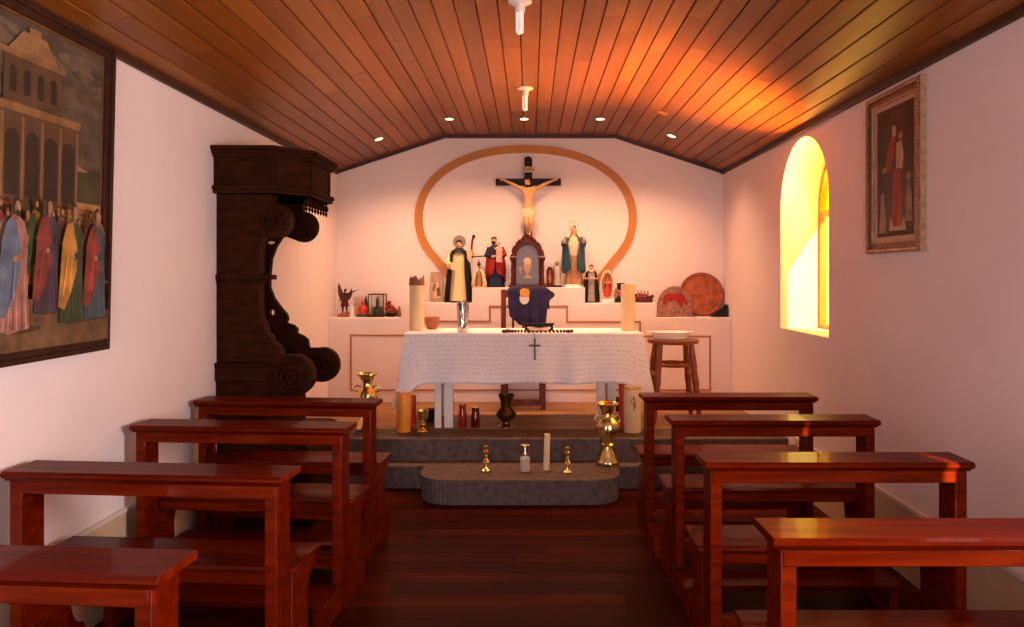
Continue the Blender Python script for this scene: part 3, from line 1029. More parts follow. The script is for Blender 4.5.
pp += [((0.075, 0.030, 0.034), [(0.20, 0.20), (0.30, 0.07), (0.78, 0.07), (0.80, 0.30), (0.70, 0.62), (0.62, 0.78), (0.36, 0.78), (0.26, 0.56)], 0.4),
       ((0.34, 0.035, 0.020), [(0.40, 0.07), (0.70, 0.07), (0.69, 0.30), (0.64, 0.50), (0.46, 0.52), (0.42, 0.30)], 0.35),
       ((0.20, 0.018, 0.012), [(0.50, 0.07), (0.55, 0.07), (0.555, 0.48), (0.53, 0.48)], 0.2),
       ((0.42, 0.05, 0.03), [(0.60, 0.08), (0.63, 0.08), (0.61, 0.46), (0.60, 0.46)], 0.2),
       ((0.36, 0.038, 0.026), [(0.22, 0.52), (0.34, 0.50), (0.50, 0.66), (0.50, 0.76), (0.40, 0.77), (0.30, 0.66)], 0.3),
       ((0.22, 0.02, 0.015), [(0.30, 0.54), (0.34, 0.53), (0.44, 0.70), (0.41, 0.72)], 0.2),
       ((0.06, 0.035, 0.055), [(0.16, 0.28), (0.32, 0.10), (0.44, 0.36), (0.40, 0.50), (0.24, 0.50)], 0.4),
       ((0.55, 0.36, 0.22), [(0.54, 0.52), (0.70, 0.50), (0.74, 0.62), (0.68, 0.72), (0.54, 0.71)], 0.25),
       ((0.40, 0.24, 0.14), [(0.58, 0.53), (0.61, 0.53), (0.66, 0.69), (0.64, 0.70)], 0.2),
       ((0.52, 0.30, 0.17), ell(0.655, 0.765, 0.055, 0.036), 0.1),
       ((0.16, 0.07, 0.03), ell(0.66, 0.787, 0.05, 0.02), 0.1),
       ((0.035, 0.014, 0.008), ell(0.47, 0.825, 0.10, 0.07), 0.1),
       ((0.55, 0.32, 0.18), ell(0.485, 0.805, 0.062, 0.048), 0.12),
       ((0.50, 0.28, 0.15), [(0.16, 0.50), (0.26, 0.51), (0.27, 0.545), (0.18, 0.545)], 0.1),
       ((0.48, 0.34, 0.24), [(0.34, 0.04), (0.80, 0.04), (0.75, 0.15), (0.68, 0.075), (0.46, 0.075), (0.38, 0.16)], 0.25),
       ((0.32, 0.21, 0.14), [(0.06, 0.03), (0.28, 0.03), (0.25, 0.18), (0.20, 0.28), (0.12, 0.28)], 0.45),
       ((0.40, 0.22, 0.13), ell(0.16, 0.315, 0.05, 0.036), 0.1),
       ((0.28, 0.19, 0.13), [(0.78, 0.10), (0.97, 0.10), (0.94, 0.30), (0.90, 0.40), (0.82, 0.38)], 0.45),
       ((0.40, 0.23, 0.13), ell(0.87, 0.435, 0.05, 0.036), 0.1)]
painted('print', RW - 0.175, RH - 0.165, pp, t, -0.007).location = (0, 0, 0.0825)
obj('glazing', MB().box(-RW / 2 + 0.045, RW / 2 - 0.045, -0.0135, -0.012, 0.045, RH - 0.045), glass_mat('picture glass', (0.96, 0.94, 0.92), 0.2, 0.02), t, smooth=False)

# ------------------------------------------------------------------ ceiling lamps
def ceiling_bulb(x, d, label):
    z = APEX
    t = thing('ceiling_bulb', label, 'lamp', (x, d, z), 0, 'bulbs along the ceiling')
    obj('ceiling_rose', MB().lathe([(0.02, 0.004), (0.058, 0.003), (0.060, -0.006), (0.045, -0.014), (0.026, -0.018), (0.02, -0.018)], seg=28), M['lampwhite'], t)
    obj('lamp_holder', MB().lathe([(0.022, -0.016), (0.025, -0.03), (0.025, -0.05), (0.021, -0.058), (0.01, -0.06)], seg=20), M['lampwhite'], t)
    q = MB()
    for a in range(3):
        c = Vector((0.011 * cos(a * 2 * pi / 3), 0.011 * sin(a * 2 * pi / 3), 0))
        tx = Vector((-sin(a * 2 * pi / 3), cos(a * 2 * pi / 3), 0)) * 0.010
        pts = [c + tx + Vector((0, 0, -0.055)), c + tx + Vector((0, 0, -0.145))]
        pts += [c + tx * cos(pi * i / 6) + Vector((0, 0, -0.145 - 0.013 * sin(pi * i / 6))) for i in range(1, 6)]
        pts += [c - tx + Vector((0, 0, -0.145)), c - tx + Vector((0, 0, -0.055))]
        q.tube(pts, 0.0072, 8)
    obj('glass_tube', q, M['tube'], t)
    return t
ceiling_bulb(-0.05, 3.58, 'white fluorescent ceiling bulb nearer the camera')
ceiling_bulb(-0.036, 5.24, 'white fluorescent ceiling bulb farther off, near the altar')

def downlight(x, d, label, on=True, power=18):
    z = ceil_z(x)
    ang = 0 if abs(x) < FLAT else math.atan2(APEX - EAVE, HW - FLAT) * (1 if x > 0 else -1)
    t = thing('ceiling_spotlight', label, 'spotlight', (x, d, z), 0, 'recessed spotlights over the altar')
    t.rotation_euler = (0, ang, 0)
    obj('trim_ring', MB().strip([(0.046 * cos(2 * pi * i / 24), 0.046 * sin(2 * pi * i / 24)) for i in range(24)], [(0.034 * cos(2 * pi * i / 24), 0.034 * sin(2 * pi * i / 24)) for i in range(24)], -0.006, 0.004, closed=True), M['brass'] if on else M['lensoff'], t, rot=(-pi / 2, 0, 0)).rotation_euler = (pi / 2, 0, 0)
    obj('lens', MB().lathe([(0.034, 0.002), (0.034, -0.003), (0.02, -0.005), (0.004, -0.006)], seg=24), M['lens'] if on else M['lensoff'], t)
    if on:
        l = bpy.data.lights.new('spot_beam', 'SPOT')
        l.energy = power
        l.color = (1.0, 0.53, 0.29)
        l.spot_size = radians(125)
        l.spot_blend = 0.9
        l.shadow_soft_size = 0.035
        lo = bpy.data.objects.new('spot_beam', l)
        C.objects.link(lo)
        lo.location = (x, d, z - 0.012)
        lo.rotation_euler = (Vector((x * 0.9, d + 0.12, 0)) - lo.location).to_track_quat('-Z', 'Y').to_euler()
        lo.parent = t
        lo.matrix_parent_inverse = (Matrix.Translation(t.location) @ t.rotation_euler.to_matrix().to_4x4()).inverted()
    return t
downlight(-1.325, 6.30, 'lit recessed spotlight at the far left of the ceiling', power=46)
downlight(-0.70, 6.25, 'lit recessed spotlight left of the middle over the altar', power=50)
downlight(-0.05, 6.25, 'lit recessed spotlight in the middle, just above the oval band', power=58)
downlight(0.61, 6.25, 'lit recessed spotlight right of the middle over the altar', power=60)
downlight(1.24, 6.30, 'lit recessed spotlight at the far right of the ceiling', power=46)
downlight(1.05, 5.70, 'unlit reddish recessed spotlight on the right ceiling slope', on=False)

# ------------------------------------------------------------------ altar table
PZ = 0.32
TX0, TX1, TY0, TY1, TZ = -0.963, 0.868, 5.56, 6.12, 1.052
t = thing('altar_table', 'white-legged altar table under the lace cloth', 'table', ((TX0 + TX1) / 2, (TY0 + TY1) / 2, PZ))
hw, hd, hh = (TX1 - TX0) / 2, (TY1 - TY0) / 2, TZ - PZ - 0.004
obj('tabletop', MB().box(-hw, hw, -hd, hd, hh - 0.035, hh), M['white'], t, bevel=0.004)
for a, b in (((434.5, 441.3), (444, 453.3)), ((597, 604.5), (607.5, 616)),):
    for (pa, pb) in (a, b):
        xa, xb = (pa - 530) * 5.60 / F - t.location.x, (pb - 530) * 5.60 / F - t.location.x
        obj('leg', MB().box(xa, xb, -hd + 0.035, -hd + 0.085, 0, hh - 0.035), M['white'], t, bevel=0.004)
for xa in (-0.72, 0.68):
    obj('leg', MB().box(xa, xa + 0.06, hd - 0.085, hd - 0.035, 0, hh - 0.035), M['white'], t, bevel=0.004)

# lace cloth: one continuous sheet, top plus hanging skirt
def cloth():
    q = MB()
    bm = q.bm
    uvl = bm.loops.layers.uv.new('UVMap')
    nx, ny = 100, 34
    rc = 0.03
    per = []
    def edge(a, b, n):
        for i in range(n):
            k_ = i / n
            per.append((Vector(a) * (1 - k_) + Vector(b) * k_, ))
    x0, x1, y0, y1 = TX0 - 0.006, TX1 + 0.006, TY0 - 0.006, TY1 + 0.006
    pts = []
    n1, n2 = 150, 46
    for i in range(n1):
        pts.append((x0 + (x1 - x0) * i / n1, y0, 0, -1, i / n1))
    for i in range(n2):
        pts.append((x1, y0 + (y1 - y0) * i / n2, 1, 0, i / n2))
    for i in range(n1):
        pts.append((x1 - (x1 - x0) * i / n1, y1, 0, 1, i / n1))
    for i in range(n2):
        pts.append((x0, y1 - (y1 - y0) * i / n2, -1, 0, i / n2))
    n = len(pts)
    s = 0
    rows = 22
    drop0 = 0.372
    grid = []
    arcs = []
    for i, (x, yv, nx_, ny_, k_) in enumerate(pts):
        arcs.append(s)
        xn, yn = pts[(i + 1) % n][:2]
        s += sqrt((xn - x) ** 2 + (yn - yv) ** 2)
    corners = [(x0, y0), (x1, y0), (x1, y1), (x0, y1)]
    for j in range(rows + 1):
        f = j / rows
        row = []
        for i, (x, yv, nx_, ny_, k_) in enumerate(pts):
            dc, cd = min((math.hypot(x - c[0], yv - c[1]), c) for c in corners)
            cf = math.exp(-(dc / 0.065) ** 2)
            left = 1.0 if cd[0] < 0 else 0.6
            drop = drop0 * (1 + 0.52 * cf * left) + 0.006 * sin(arcs[i] * 11)
            if abs(nx_) > 0:
                drop *= 0.98
            ox, oy = nx_, ny_
            # at a corner the cloth stands out along the diagonal
            dx, dy = (math.copysign(1, cd[0] + 0.02), math.copysign(1, cd[1] - 5.84))
            ox = ox * (1 - cf) + cf * dx * 0.75
            oy = oy * (1 - cf) + cf * dy * 0.75
            wave = 0.5 + 0.5 * sin(arcs[i] * 15 + 1.6 * sin(arcs[i] * 5.1))
            fl = f ** 1.25 * (0.004 + 0.034 * wave + 0.075 * cf) + 0.004 * min(1, f * 8)
            hem = 0.0
            if j == rows:
                hem = 0.006 * abs(sin(arcs[i] * 60))
            row.append(bm.verts.new((x + ox * fl, yv + oy * fl, TZ + 0.003 - 0.006 * (1 - math.exp(-f * 14)) - f * drop - hem)))
        grid.append(row)
    for j in range(rows):
        for i in range(n):
            k2 = (i + 1) % n
            fc = bm.faces.new((grid[j][i], grid[j + 1][i], grid[j + 1][k2], grid[j][k2]))
            sa = arcs[i]
            sb = arcs[k2] if k2 else s
            for lp, (uu, vv) in zip(fc.loops, ((sa, j), (sa, j + 1), (sb, j + 1), (sb, j))):
                lp[uvl].uv = (uu, vv / rows * drop0)
    top = bm.faces.new(grid[0])
    for lp in top.loops:
        lp[uvl].uv = (lp.vert.co.x, 1.0 + lp.vert.co.y)
    return q
q = cloth()
o = obj('altar_cloth', q, M['linen'])
sd = o.modifiers.new('thickness', 'SOLIDIFY')
sd.thickness = 0.0022
sd.offset = 1
tag(o, 'white lace cloth hanging over the altar table', 'tablecloth')

TOP = TZ + 0.006    # what stands on the cloth

# ------------------------------------------------------------------ candles, vases
def candle(name, label, x, y, z, r_, h, m, wick=0.012, top=None, lean=0.0, group=None, mark=None):
    t = thing(name, label, 'candle', (x, y, z), 0, group)
    t.rotation_euler = (0, lean, 0)
    prof_ = [(r_ * 0.98, 0), (r_, 0.006), (r_, h - 0.006), (r_ * 0.95, h), (r_ * 0.8, h - 0.002), (r_ * 0.5, h - r_ * 0.25), (0.002, h - r_ * 0.3)]
    obj('wax', MB().lathe(prof_, seg=28), m, t)
    if wick:
        obj('wick', MB().tube([(0, 0, h - r_ * 0.32), (0.001, 0, h - r_ * 0.3 + wick), (0.004, 0, h - r_ * 0.3 + wick * 1.6)], 0.002, 6), M['wick'], t)
    if top:
        top(t, r_, h)
    if mark:
        mark(t, r_, h)
    return t

def burnt_top(t, r_, h):
    q = MB()
    n = 30
    rings = []
    for k_, (rf, hz) in enumerate(((1.03, -0.012), (1.06, 0.0), (1.0, 0.045), (0.86, 0.05), (0.8, 0.01), (0.5, -0.008), (0.1, -0.01))):
        ring = []
        for i in range(n):
            a = 2 * pi * i / n
            j = 0.014 * sin(3 * a + 0.6) + 0.010 * sin(7 * a) if 1 < k_ < 4 else 0
            ring.append((r_ * rf * cos(a), r_ * rf * sin(a), h + hz + j))
        rings.append(ring)
    q.loft(rings)
    obj('burnt_rim', q, M['char'], t)
s_ = F / 5.86
candle('pillar_candle', 'tall ivory pillar candle with scorched brown rim on altar left', (416.8 - 530) / s_, 5.86, TOP, 7.4 / s_, 46.5 / s_, M['wax'], 0.03, top=burnt_top)
candle('pillar_candle', 'tall glowing ivory pillar candle on altar right end', (627.8 - 530) / s_, 5.86, TOP, 6.9 / s_, 46 / s_, M['wax'], 0.012)

# floor candles beside the table
candle('pillar_candle', 'orange pillar candle on the platform under the left cloth corner', (403.8 - 530) * 5.47 / F, 5.47, PZ, 0.056, 0.30, M['waxorange'], 0.012)
def emblem(t, r_, h):
    # small green and gold painted flourish on the candle front
    q = MB()
    def on(a, z):
        return Vector((r_ * 1.004 * sin(a), -r_ * 1.004 * cos(a), z))
    q.tube([on(0.05, h * 0.62), on(-0.22, h * 0.66), on(-0.25, h * 0.72), on(0.02, h * 0.75), on(0.25, h * 0.70), on(0.10, h * 0.60), on(0.05, h * 0.50)], 0.003, 6)
    q.tube([on(0.0, h * 0.80), on(0.05, h * 0.48)], 0.003, 6)
    q.tube([on(0.12, h * 0.55), on(0.3, h * 0.58), on(0.22, h * 0.64)], 0.003, 6)
    obj('painted_flourish', q, M['green'], t)
    q = MB()
    q.tube([on(-0.35, h * 0.68), on(-0.3, h * 0.76), on(-0.05, h * 0.82)], 0.0028, 6)
    q.lathe([(r_ * 1.004, h - 0.022), (r_ * 1.012, h - 0.018), (r_ * 1.012, h - 0.008), (r_ * 1.0, h - 0.004)], seg=28, cap=False)
    obj('gilt_trim', q, M['gold'], t)
candle('pillar_candle', 'ivory floor candle with green painted flourish beside the right table legs', (632.5 - 530) * 5.46 / F, 5.46, PZ, 0.064, 0.348, M['wax'], 0.012, mark=emblem)
candle('pillar_candle', 'narrow red candle half hidden behind the flourished ivory candle', (623.3 - 530) * 5.60 / F, 5.605, PZ, 0.036, 0.35, M['scarlet'], 0.01)
candle('pillar_candle', 'dark red candle behind the brass goblet under the table', (412.5 - 530) * 5.66 / F, 5.66, PZ, 0.028, 0.24, M['waxred'], 0.01)

def votive(label, x, y, r_, h, m):
    t = thing('votive_candle', label, 'candle', (x, y, PZ))
    obj('glass', MB().lathe([(r_ * 0.85, 0), (r_, 0.012), (r_, h * 0.62), (r_ * 0.82, h * 0.76), (r_ * 0.82, h * 0.9), (r_ * 0.9, h), (r_ * 0.8, h), (r_ * 0.74, h * 0.9), (r_ * 0.74, h * 0.7), (0.003, h * 0.68)], seg=22), m, t)
    obj('rim', MB().lathe([(r_ * 0.78, h * 0.985), (r_ * 0.93, h * 0.985), (r_ * 0.93, h * 1.02), (r_ * 0.78, h * 1.02)], seg=22), M['brass'], t)
    return t
votive('taller ruby glass votive candle on the platform under the altar', (462 - 530) * 5.56 / F, 5.60, 0.033, 0.185, M['redglass'])
votive('shorter dark red votive candle right of the taller ruby one', (475.5 - 530) * 5.62 / F, 5.62, 0.036, 0.155, mat('dark ruby glass', (0.11, 0.006, 0.006), 0.12, coat=0.5))

def turned(name, label, cat, x, y, z, prof_, m, seg=30, group=None, hole=True):
    t = thing(name, label, cat, (x, y, z), 0, group)
    obj('body', MB().lathe(prof_, seg=seg), m, t)
    return t

# brass goblet
h = 0.165
turned('brass_goblet', 'small brass goblet by the orange candle', 'goblet', (422.5 - 530) * 5.44 / F, 5.44, PZ,
       [(0.036, 0), (0.038, 0.008), (0.02, 0.018), (0.013, 0.034), (0.024, 0.046), (0.026, 0.058), (0.012, 0.07), (0.014, 0.082), (0.034, 0.098), (0.041, 0.118), (0.041, 0.148), (0.047, h), (0.043, h), (0.037, 0.148), (0.034, 0.118), (0.004, 0.10)], M['brass'])
# dark brass vase under the table
t = turned('brass_vase', 'dark tarnished brass vase under the middle of the altar', 'vase', (506.3 - 530) * 5.62 / F, 5.62, PZ,
           [(0.052, 0), (0.055, 0.012), (0.03, 0.03), (0.028, 0.042), (0.058, 0.066), (0.078, 0.094), (0.078, 0.116), (0.055, 0.142), (0.043, 0.158), (0.045, 0.20), (0.066, 0.258), (0.060, 0.258), (0.04, 0.20), (0.036, 0.16), (0.004, 0.15)], M['brassdark'])
obj('foot_ring', MB().lathe([(0.05, 0.0), (0.058, 0.003), (0.058, 0.012), (0.05, 0.016)], seg=24), M['brass'], t)
# tall chased brass vase on the step
def big_vase(label, x, y, z, k_=1.0):
    t = thing('brass_vase', label, 'vase', (x, y, z))
    prof_ = [(0.075, 0), (0.082, 0.012), (0.080, 0.03), (0.062, 0.05), (0.056, 0.08), (0.038, 0.11), (0.036, 0.13), (0.046, 0.142), (0.036, 0.155), (0.052, 0.185), (0.078, 0.225), (0.084, 0.262), (0.078, 0.295), (0.056, 0.325), (0.044, 0.345), (0.044, 0.375), (0.058, 0.41), (0.082, 0.435), (0.078, 0.438), (0.052, 0.41), (0.036, 0.37), (0.004, 0.36)]
    q = MB()
    rings = []
    for r_, zz in prof_:
        chase = 0.03 if 0.18 < zz < 0.31 or zz < 0.09 else 0
        rings.append([(k_ * r_ * (1 + chase * cos(10 * 2 * pi * i / 60)) * cos(2 * pi * i / 60), k_ * r_ * (1 + chase * cos(10 * 2 * pi * i / 60)) * sin(2 * pi * i / 60), k_ * zz) for i in range(60)])
    q.loft(rings)
    obj('body', q, M['brass'], t)
    for sx in (-1, 1):
        q = MB()
        q.tube([(k_ * sx * 0.046, 0, k_ * 0.335), (k_ * sx * 0.078, 0, k_ * 0.345), (k_ * sx * 0.092, 0, k_ * 0.325), (k_ * sx * 0.086, 0, k_ * 0.30), (k_ * sx * 0.074, 0, k_ * 0.295)], k_ * 0.007, 8)
        obj('handle', q, M['brass'], t)
    return t
big_vase('tall ornate brass vase on the stone step right of the candlesticks', (607.5 - 530) * 5.12 / F, 5.12, 0.162)
big_vase('ornate brass vase on the platform behind the farthest left pew', (366.8 - 530) * 5.50 / F, 5.50, PZ, 1.0)

def candlestick(label, x, y):
    t = thing('brass_candlestick', label, 'candlestick', (x, y, 0.162), 0, 'brass candlesticks on the front step')
    obj('body', MB().lathe([(0.038, 0), (0.039, 0.008), (0.026, 0.014), (0.014, 0.022), (0.011, 0.034), (0.02, 0.046), (0.026, 0.06), (0.017, 0.078), (0.009, 0.09), (0.013, 0.102), (0.009, 0.112), (0.017, 0.124), (0.019, 0.136), (0.009, 0.146), (0.012, 0.158), (0.016, 0.172), (0.013, 0.172), (0.009, 0.160), (0.003, 0.158)], seg=22), M['brass'], t)
    return t
candlestick('brass candlestick on the front step left of the jar candle', (486 - 530) * 4.94 / F, 4.94)
candlestick('brass candlestick on the front step right of the slim candle', (567.5 - 530) * 4.90 / F, 4.90)
# jar candle
t = thing('jar_candle', 'glass jar candle with white wax and brass lid on front step', 'candle', ((525.2 - 530) * 4.93 / F, 4.93, 0.162))
obj('wax', MB().lathe([(0.033, 0.004), (0.034, 0.006), (0.034, 0.096), (0.028, 0.093), (0.003, 0.092)], seg=24), M['waxwhite'], t)
obj('jar', MB().lathe([(0.034, 0), (0.0375, 0.006), (0.0375, 0.15), (0.031, 0.168), (0.031, 0.174), (0.028, 0.174), (0.028, 0.166), (0.035, 0.148), (0.035, 0.1)], seg=24, cap=False), M['glass'], t)
obj('lid', MB().lathe([(0.029, 0.168), (0.033, 0.170), (0.033, 0.183), (0.029, 0.186), (0.003, 0.186)], seg=24), M['brass'], t)
candle('taper_candle', 'slim ivory candle standing slightly askew on the front step', (546.3 - 530) * 4.96 / F, 4.96, 0.163, 0.021, 0.25, M['wax'], 0.008, lean=radians(1.6))
# small black censer under the table near its right legs
t = thing('black_pot', 'small black pot behind the right table legs', 'pot', ((616.3 - 530) * 6.2 / F, 6.3, PZ))
obj('body', MB().lathe([(0.035, 0), (0.05, 0.02), (0.055, 0.06), (0.04, 0.09), (0.045, 0.1), (0.038, 0.1), (0.003, 0.09)], seg=20), M['black'], t)
obj('lid', MB().lathe([(0.044, 0.098), (0.034, 0.118), (0.012, 0.13), (0.012, 0.142), (0.003, 0.146)], seg=20), M['black'], t)
t = thing('black_pot', 'small dark pot behind the left table legs', 'pot', ((430.5 - 530) * 5.85 / F, 5.85, PZ))
obj('body', MB().lathe([(0.03, 0), (0.045, 0.02), (0.048, 0.06), (0.036, 0.085), (0.04, 0.1), (0.034, 0.1), (0.003, 0.09)], seg=20), M['black'], t)

# ------------------------------------------------------------------ things on the altar
# terracotta bowl
turned('terracotta_bowl', 'small terracotta bowl right of the scorched candle on altar', 'bowl', (432 - 530) * 5.98 / F, 5.98, TOP,
       [(0.036, 0), (0.04, 0.006), (0.055, 0.05), (0.066, 0.098), (0.060, 0.10), (0.05, 0.055), (0.03, 0.014), (0.003, 0.012)], M['terracotta'])
# crystal vase: twisted faceted tumbler
t = thing('crystal_vase', 'cut crystal vase on the altar before the friar statue', 'vase', ((462.8 - 530) * 5.68 / F, 5.68, TOP))
q = MB()
rings = []
for k_, (r_, z) in enumerate(((0.038, 0), (0.042, 0.006), (0.041, 0.05), (0.043, 0.10), (0.044, 0.15), (0.046, 0.205), (0.048, 0.238), (0.043, 0.238), (0.038, 0.16), (0.034, 0.06), (0.03, 0.02))):
    rings.append([(r_ * (1 + 0.06 * cos(8 * a + z * 30)) * cos(a), r_ * (1 + 0.06 * cos(8 * a + z * 30)) * sin(a), z) for a in [2 * pi * i / 48 for i in range(48)]])
q.loft(rings)
obj('body', q, M['crystal'], t)
# dish on a black stand
t = thing('altar_dish', 'black rimmed dish with pale lining on the altar', 'dish', ((539 - 530) * 5.74 / F, 5.74, TOP))
obj('plate', MB().lathe([(0.05, 0), (0.052, 0.004), (0.075, 0.012), (0.092, 0.026), (0.095, 0.034), (0.088, 0.034), (0.07, 0.02), (0.003, 0.016)], seg=32), M['pearl'], t)
q = MB()
q.box(-0.115, 0.115, 0.075, 0.10, 0.0, 0.055)
q.box(-0.12, 0.125, 0.05, 0.10, 0.050, 0.062)
obj('stand', q, M['black'], t, bevel=0.004)
# rosary: beads strung across the cloth, cross hanging over the front
t = thing('rosary', 'large dark wooden rosary lying on altar, its cross hanging in front', 'rosary', ((534.7 - 530) * 5.60 / F, 5.60, TOP))
q = MB()
loop = []
n = 58
for i in range(n):
    a = 2 * pi * i / n
    loop.append((-0.02 + 0.27 * cos(a) + 0.04 * cos(2 * a), 0.045 + 0.052 * sin(a) + 0.012 * sin(3 * a), 0.010))
for i, p in enumerate(loop):
    if abs(p[0] - 0.036) < 0.11 and p[1] > 0.025:
        continue
    q.ball(p, 0.0105 if i % 11 else 0.015, (1, 1, 1), 8)
obj('beads', q, M['bead'], t)
fx, fy = 0.0, TY0 - 5.60 - 0.034
q = MB()
q.tube([(0, 0.0, 0.012), (0, -0.025, 0.010), (0, fy - 0.002, -0.004), (0, fy - 0.006, -0.04)], 0.0025, 6)
obj('cord', q, M['bead'], t)
q = MB()
q.box(-0.007, 0.007, fy - 0.016, fy - 0.006, -0.20, -0.035)
q.box(-0.044, 0.044, fy - 0.016, fy - 0.006, -0.098, -0.084)
obj('pendant_cross', q, M['iron'], t, bevel=0.002)

# ------------------------------------------------------------------ chair behind the altar with its cloth
CX, CY = (523.3 - 530) * 6.36 / F, 6.36
t = thing('altar_chair', 'red-brown wooden chair behind the altar, seat back toward the wall', 'chair', (CX, CY, PZ))
hb = 1.5 - (289.5 - 276) * 6.36 / F - PZ
for s in (-1, 1):
    obj('leg', MB().box(s * 0.175 - 0.022, s * 0.175 + 0.022, -0.022, 0.022, 0, hb), M['chairw'], t, bevel=0.004)
    obj('leg', MB().box(s * 0.165 - 0.02, s * 0.165 + 0.02, 0.27, 0.31, 0, 0.43), M['chairw'], t, bevel=0.004)
obj('seat', MB().box(-0.195, 0.195, -0.018, 0.315, 0.43, 0.465), M['chairw'], t, bevel=0.006)
obj('top_rail', MB().box(-0.155, 0.155, -0.016, 0.016, hb - 0.07, hb - 0.005), M['chairw'], t, bevel=0.004)
obj('back_slat', MB().box(-0.155, 0.155, -0.012, 0.012, 0.62, 0.68), M['chairw'], t, bevel=0.004)
for s in (-0.09, 0.0, 0.09):
    obj('spindle', MB().cyl((s, 0, 0.67), (s, 0, hb - 0.06), 0.011), M['chairw'], t)
obj('stretcher', MB().box(-0.155, 0.155, -0.014, 0.014, 0.035, 0.09), M['chairw'], t, bevel=0.003)
# draped cloth: hangs over the chair back, front and rear flaps
q = MB()
nu, nv = 36, 30
zt = hb + 0.012
def drape_pt(u, v):
    # u across, v from front hem (0) over the rail to the back hem (1)
    left, right = -0.135, 0.232
    x = left + (right - left) * u
    if v < 0.62:
        k_ = 1 - v / 0.62                         # 1 at front hem
        low = 0.335 + 0.012 * sin(u * 14.0 + 0.4) - 0.12 * max(0.0, 1 - u / 0.26) - 0.06 * max(0.0, (u - 0.80) / 0.20)
        z = zt - k_ * low
        pull = k_ * 0.14 * (u - 0.45) if u > 0.8 else k_ * 0.03
        x = x - (x - 0.05) * 0.07 * k_
        x += 0.05 * max(0.0, (u - 0.8) / 0.2) * (math.exp(-((k_ - 0.12) / 0.13) ** 2) - 0.5 * k_)
        yv = -0.036 - 0.022 * k_ * (0.5 + 0.5 * sin(u * 21 + 1.2 * k_)) - 0.012 * k_
    elif v < 0.72:
        a = (v - 0.62) / 0.10
        z = zt + 0.012 * sin(pi * a)
        yv = -0.036 + 0.072 * a
    else:
        k_ = (v - 0.72) / 0.28
        z = zt - 0.16 * k_
        yv = 0.036 + 0.012 * k_ * (0.5 + 0.5 * sin(u * 17))
    z -= 0.03 * max(0, (u - 0.82) / 0.18) + 0.02 * max(0, (0.12 - u) / 0.12)
    z += 0.006 * sin(u * 9)
    return Vector((x, yv, z))
g = [[q.bm.verts.new(drape_pt(i / nu, j / nv)) for i in range(nu + 1)] for j in range(nv + 1)]
for j in range(nv):
    for i in range(nu):
        q._f((g[j][i], g[j][i + 1], g[j + 1][i + 1], g[j + 1][i]))
o = thing('draped_cloth', 'dark indigo cloth with white and orange emblem draped over chair back', 'cloth', (CX, CY, PZ))
c_ = obj('cloth', q, M['drape'], o)
sd = c_.modifiers.new('thickness', 'SOLIDIFY')
sd.thickness = 0.004
sd.offset = 1
q = MB()
ez = hb - 0.078
q.strip([(0.0 + 0.042 * cos(2 * pi * i / 24), ez + 0.05 * sin(2 * pi * i / 24)) for i in range(24)], [(0.001 * cos(2 * pi * i / 24), ez + 0.001 * sin(2 * pi * i / 24)) for i in range(24)], -0.078, -0.060, closed=True)
e_ = obj('emblem', q, M['paper'], o, smooth=False)
e_.location = (0.01, 0, 0.0)
q = MB()
q.prism([(-0.036, hb - 0.06), (0.034, hb - 0.065), (0.048, hb - 0.02), (0.034, hb + 0.005), (-0.02, hb + 0.01), (-0.042, hb - 0.01)], -0.082, -0.034)
e2 = obj('emblem_flame', q, mat('orange felt', (0.75, 0.34, 0.06), 0.7, var=0.15), o, bevel=0.003)
e2.location = (0.012, 0, 0)

# ------------------------------------------------------------------ stool with white dish
SD = 5.92
ss = F / SD
sx, stz = (673 - 530) / ss, 1.5 - (339 - 276) / ss - PZ
t = thing('wooden_stool', 'turned brown wooden stool right of the altar', 'stool', (sx, SD, PZ))
q = MB()
q.lathe([(0.185, stz - 0.035), (0.205, stz - 0.03), (0.21, stz - 0.015), (0.205, stz), (0.17, stz + 0.002), (0.004, stz - 0.004)], seg=36)
obj('seat', q, M['stoolw'], t)
for ax, ay in ((-1, -1), (1, -1), (-1, 1), (1, 1)):
    a = Vector((ax * 0.125, ay * 0.11, stz - 0.03))
    b = Vector((ax * 0.185, ay * 0.165, 0.0))
    pts = [a + (b - a) * k_ for k_ in (0, 0.12, 0.2, 0.28, 0.34, 0.42, 0.5, 0.56, 0.64, 0.72, 0.8, 0.86, 0.93, 1)]
    obj('leg', MB().tube(pts, [0.022, 0.024, 0.027, 0.029, 0.024, 0.027, 0.03, 0.024, 0.027, 0.029, 0.025, 0.021, 0.02, 0.017], 12), M['stoolw'], t)
def rung(p, q_):
    p, q_ = Vector(p), Vector(q_)
    obj('rung', MB().tube([p, p + (q_ - p) * 0.3, p + (q_ - p) * 0.5, p + (q_ - p) * 0.7, q_], [0.011, 0.015, 0.018, 0.015, 0.011], 10), M['stoolw'], t)
def at(ax, ay, z):
    k_ = (stz - 0.03 - z) / (stz - 0.03)
    return (ax * (0.125 + 0.06 * k_), ay * (0.11 + 0.055 * k_), z)
zr = stz - 0.205
rung(at(-1, -1, zr), at(1, -1, zr))
rung(at(-1, 1, zr), at(1, 1, zr))
rung(at(-1, -1, zr - 0.08), at(-1, 1, zr - 0.08))
rung(at(1, -1, zr - 0.08), at(1, 1, zr - 0.08))
t = thing('serving_dish', 'oval white porcelain dish on the wooden stool', 'dish', (sx - 0.02, SD, PZ + stz + 0.002))
q = MB()
rings = []
for r_, z in ((0.13, 0), (0.14, 0.005), (0.155, 0.045), (0.168, 0.054), (0.170, 0.058), (0.16, 0.058), (0.145, 0.048), (0.11, 0.012), (0.01, 0.010)):
    rings.append([(r_ * cos(2 * pi * i / 36), r_ * 0.72 * sin(2 * pi * i / 36), z) for i in range(36)])
q.loft(rings)
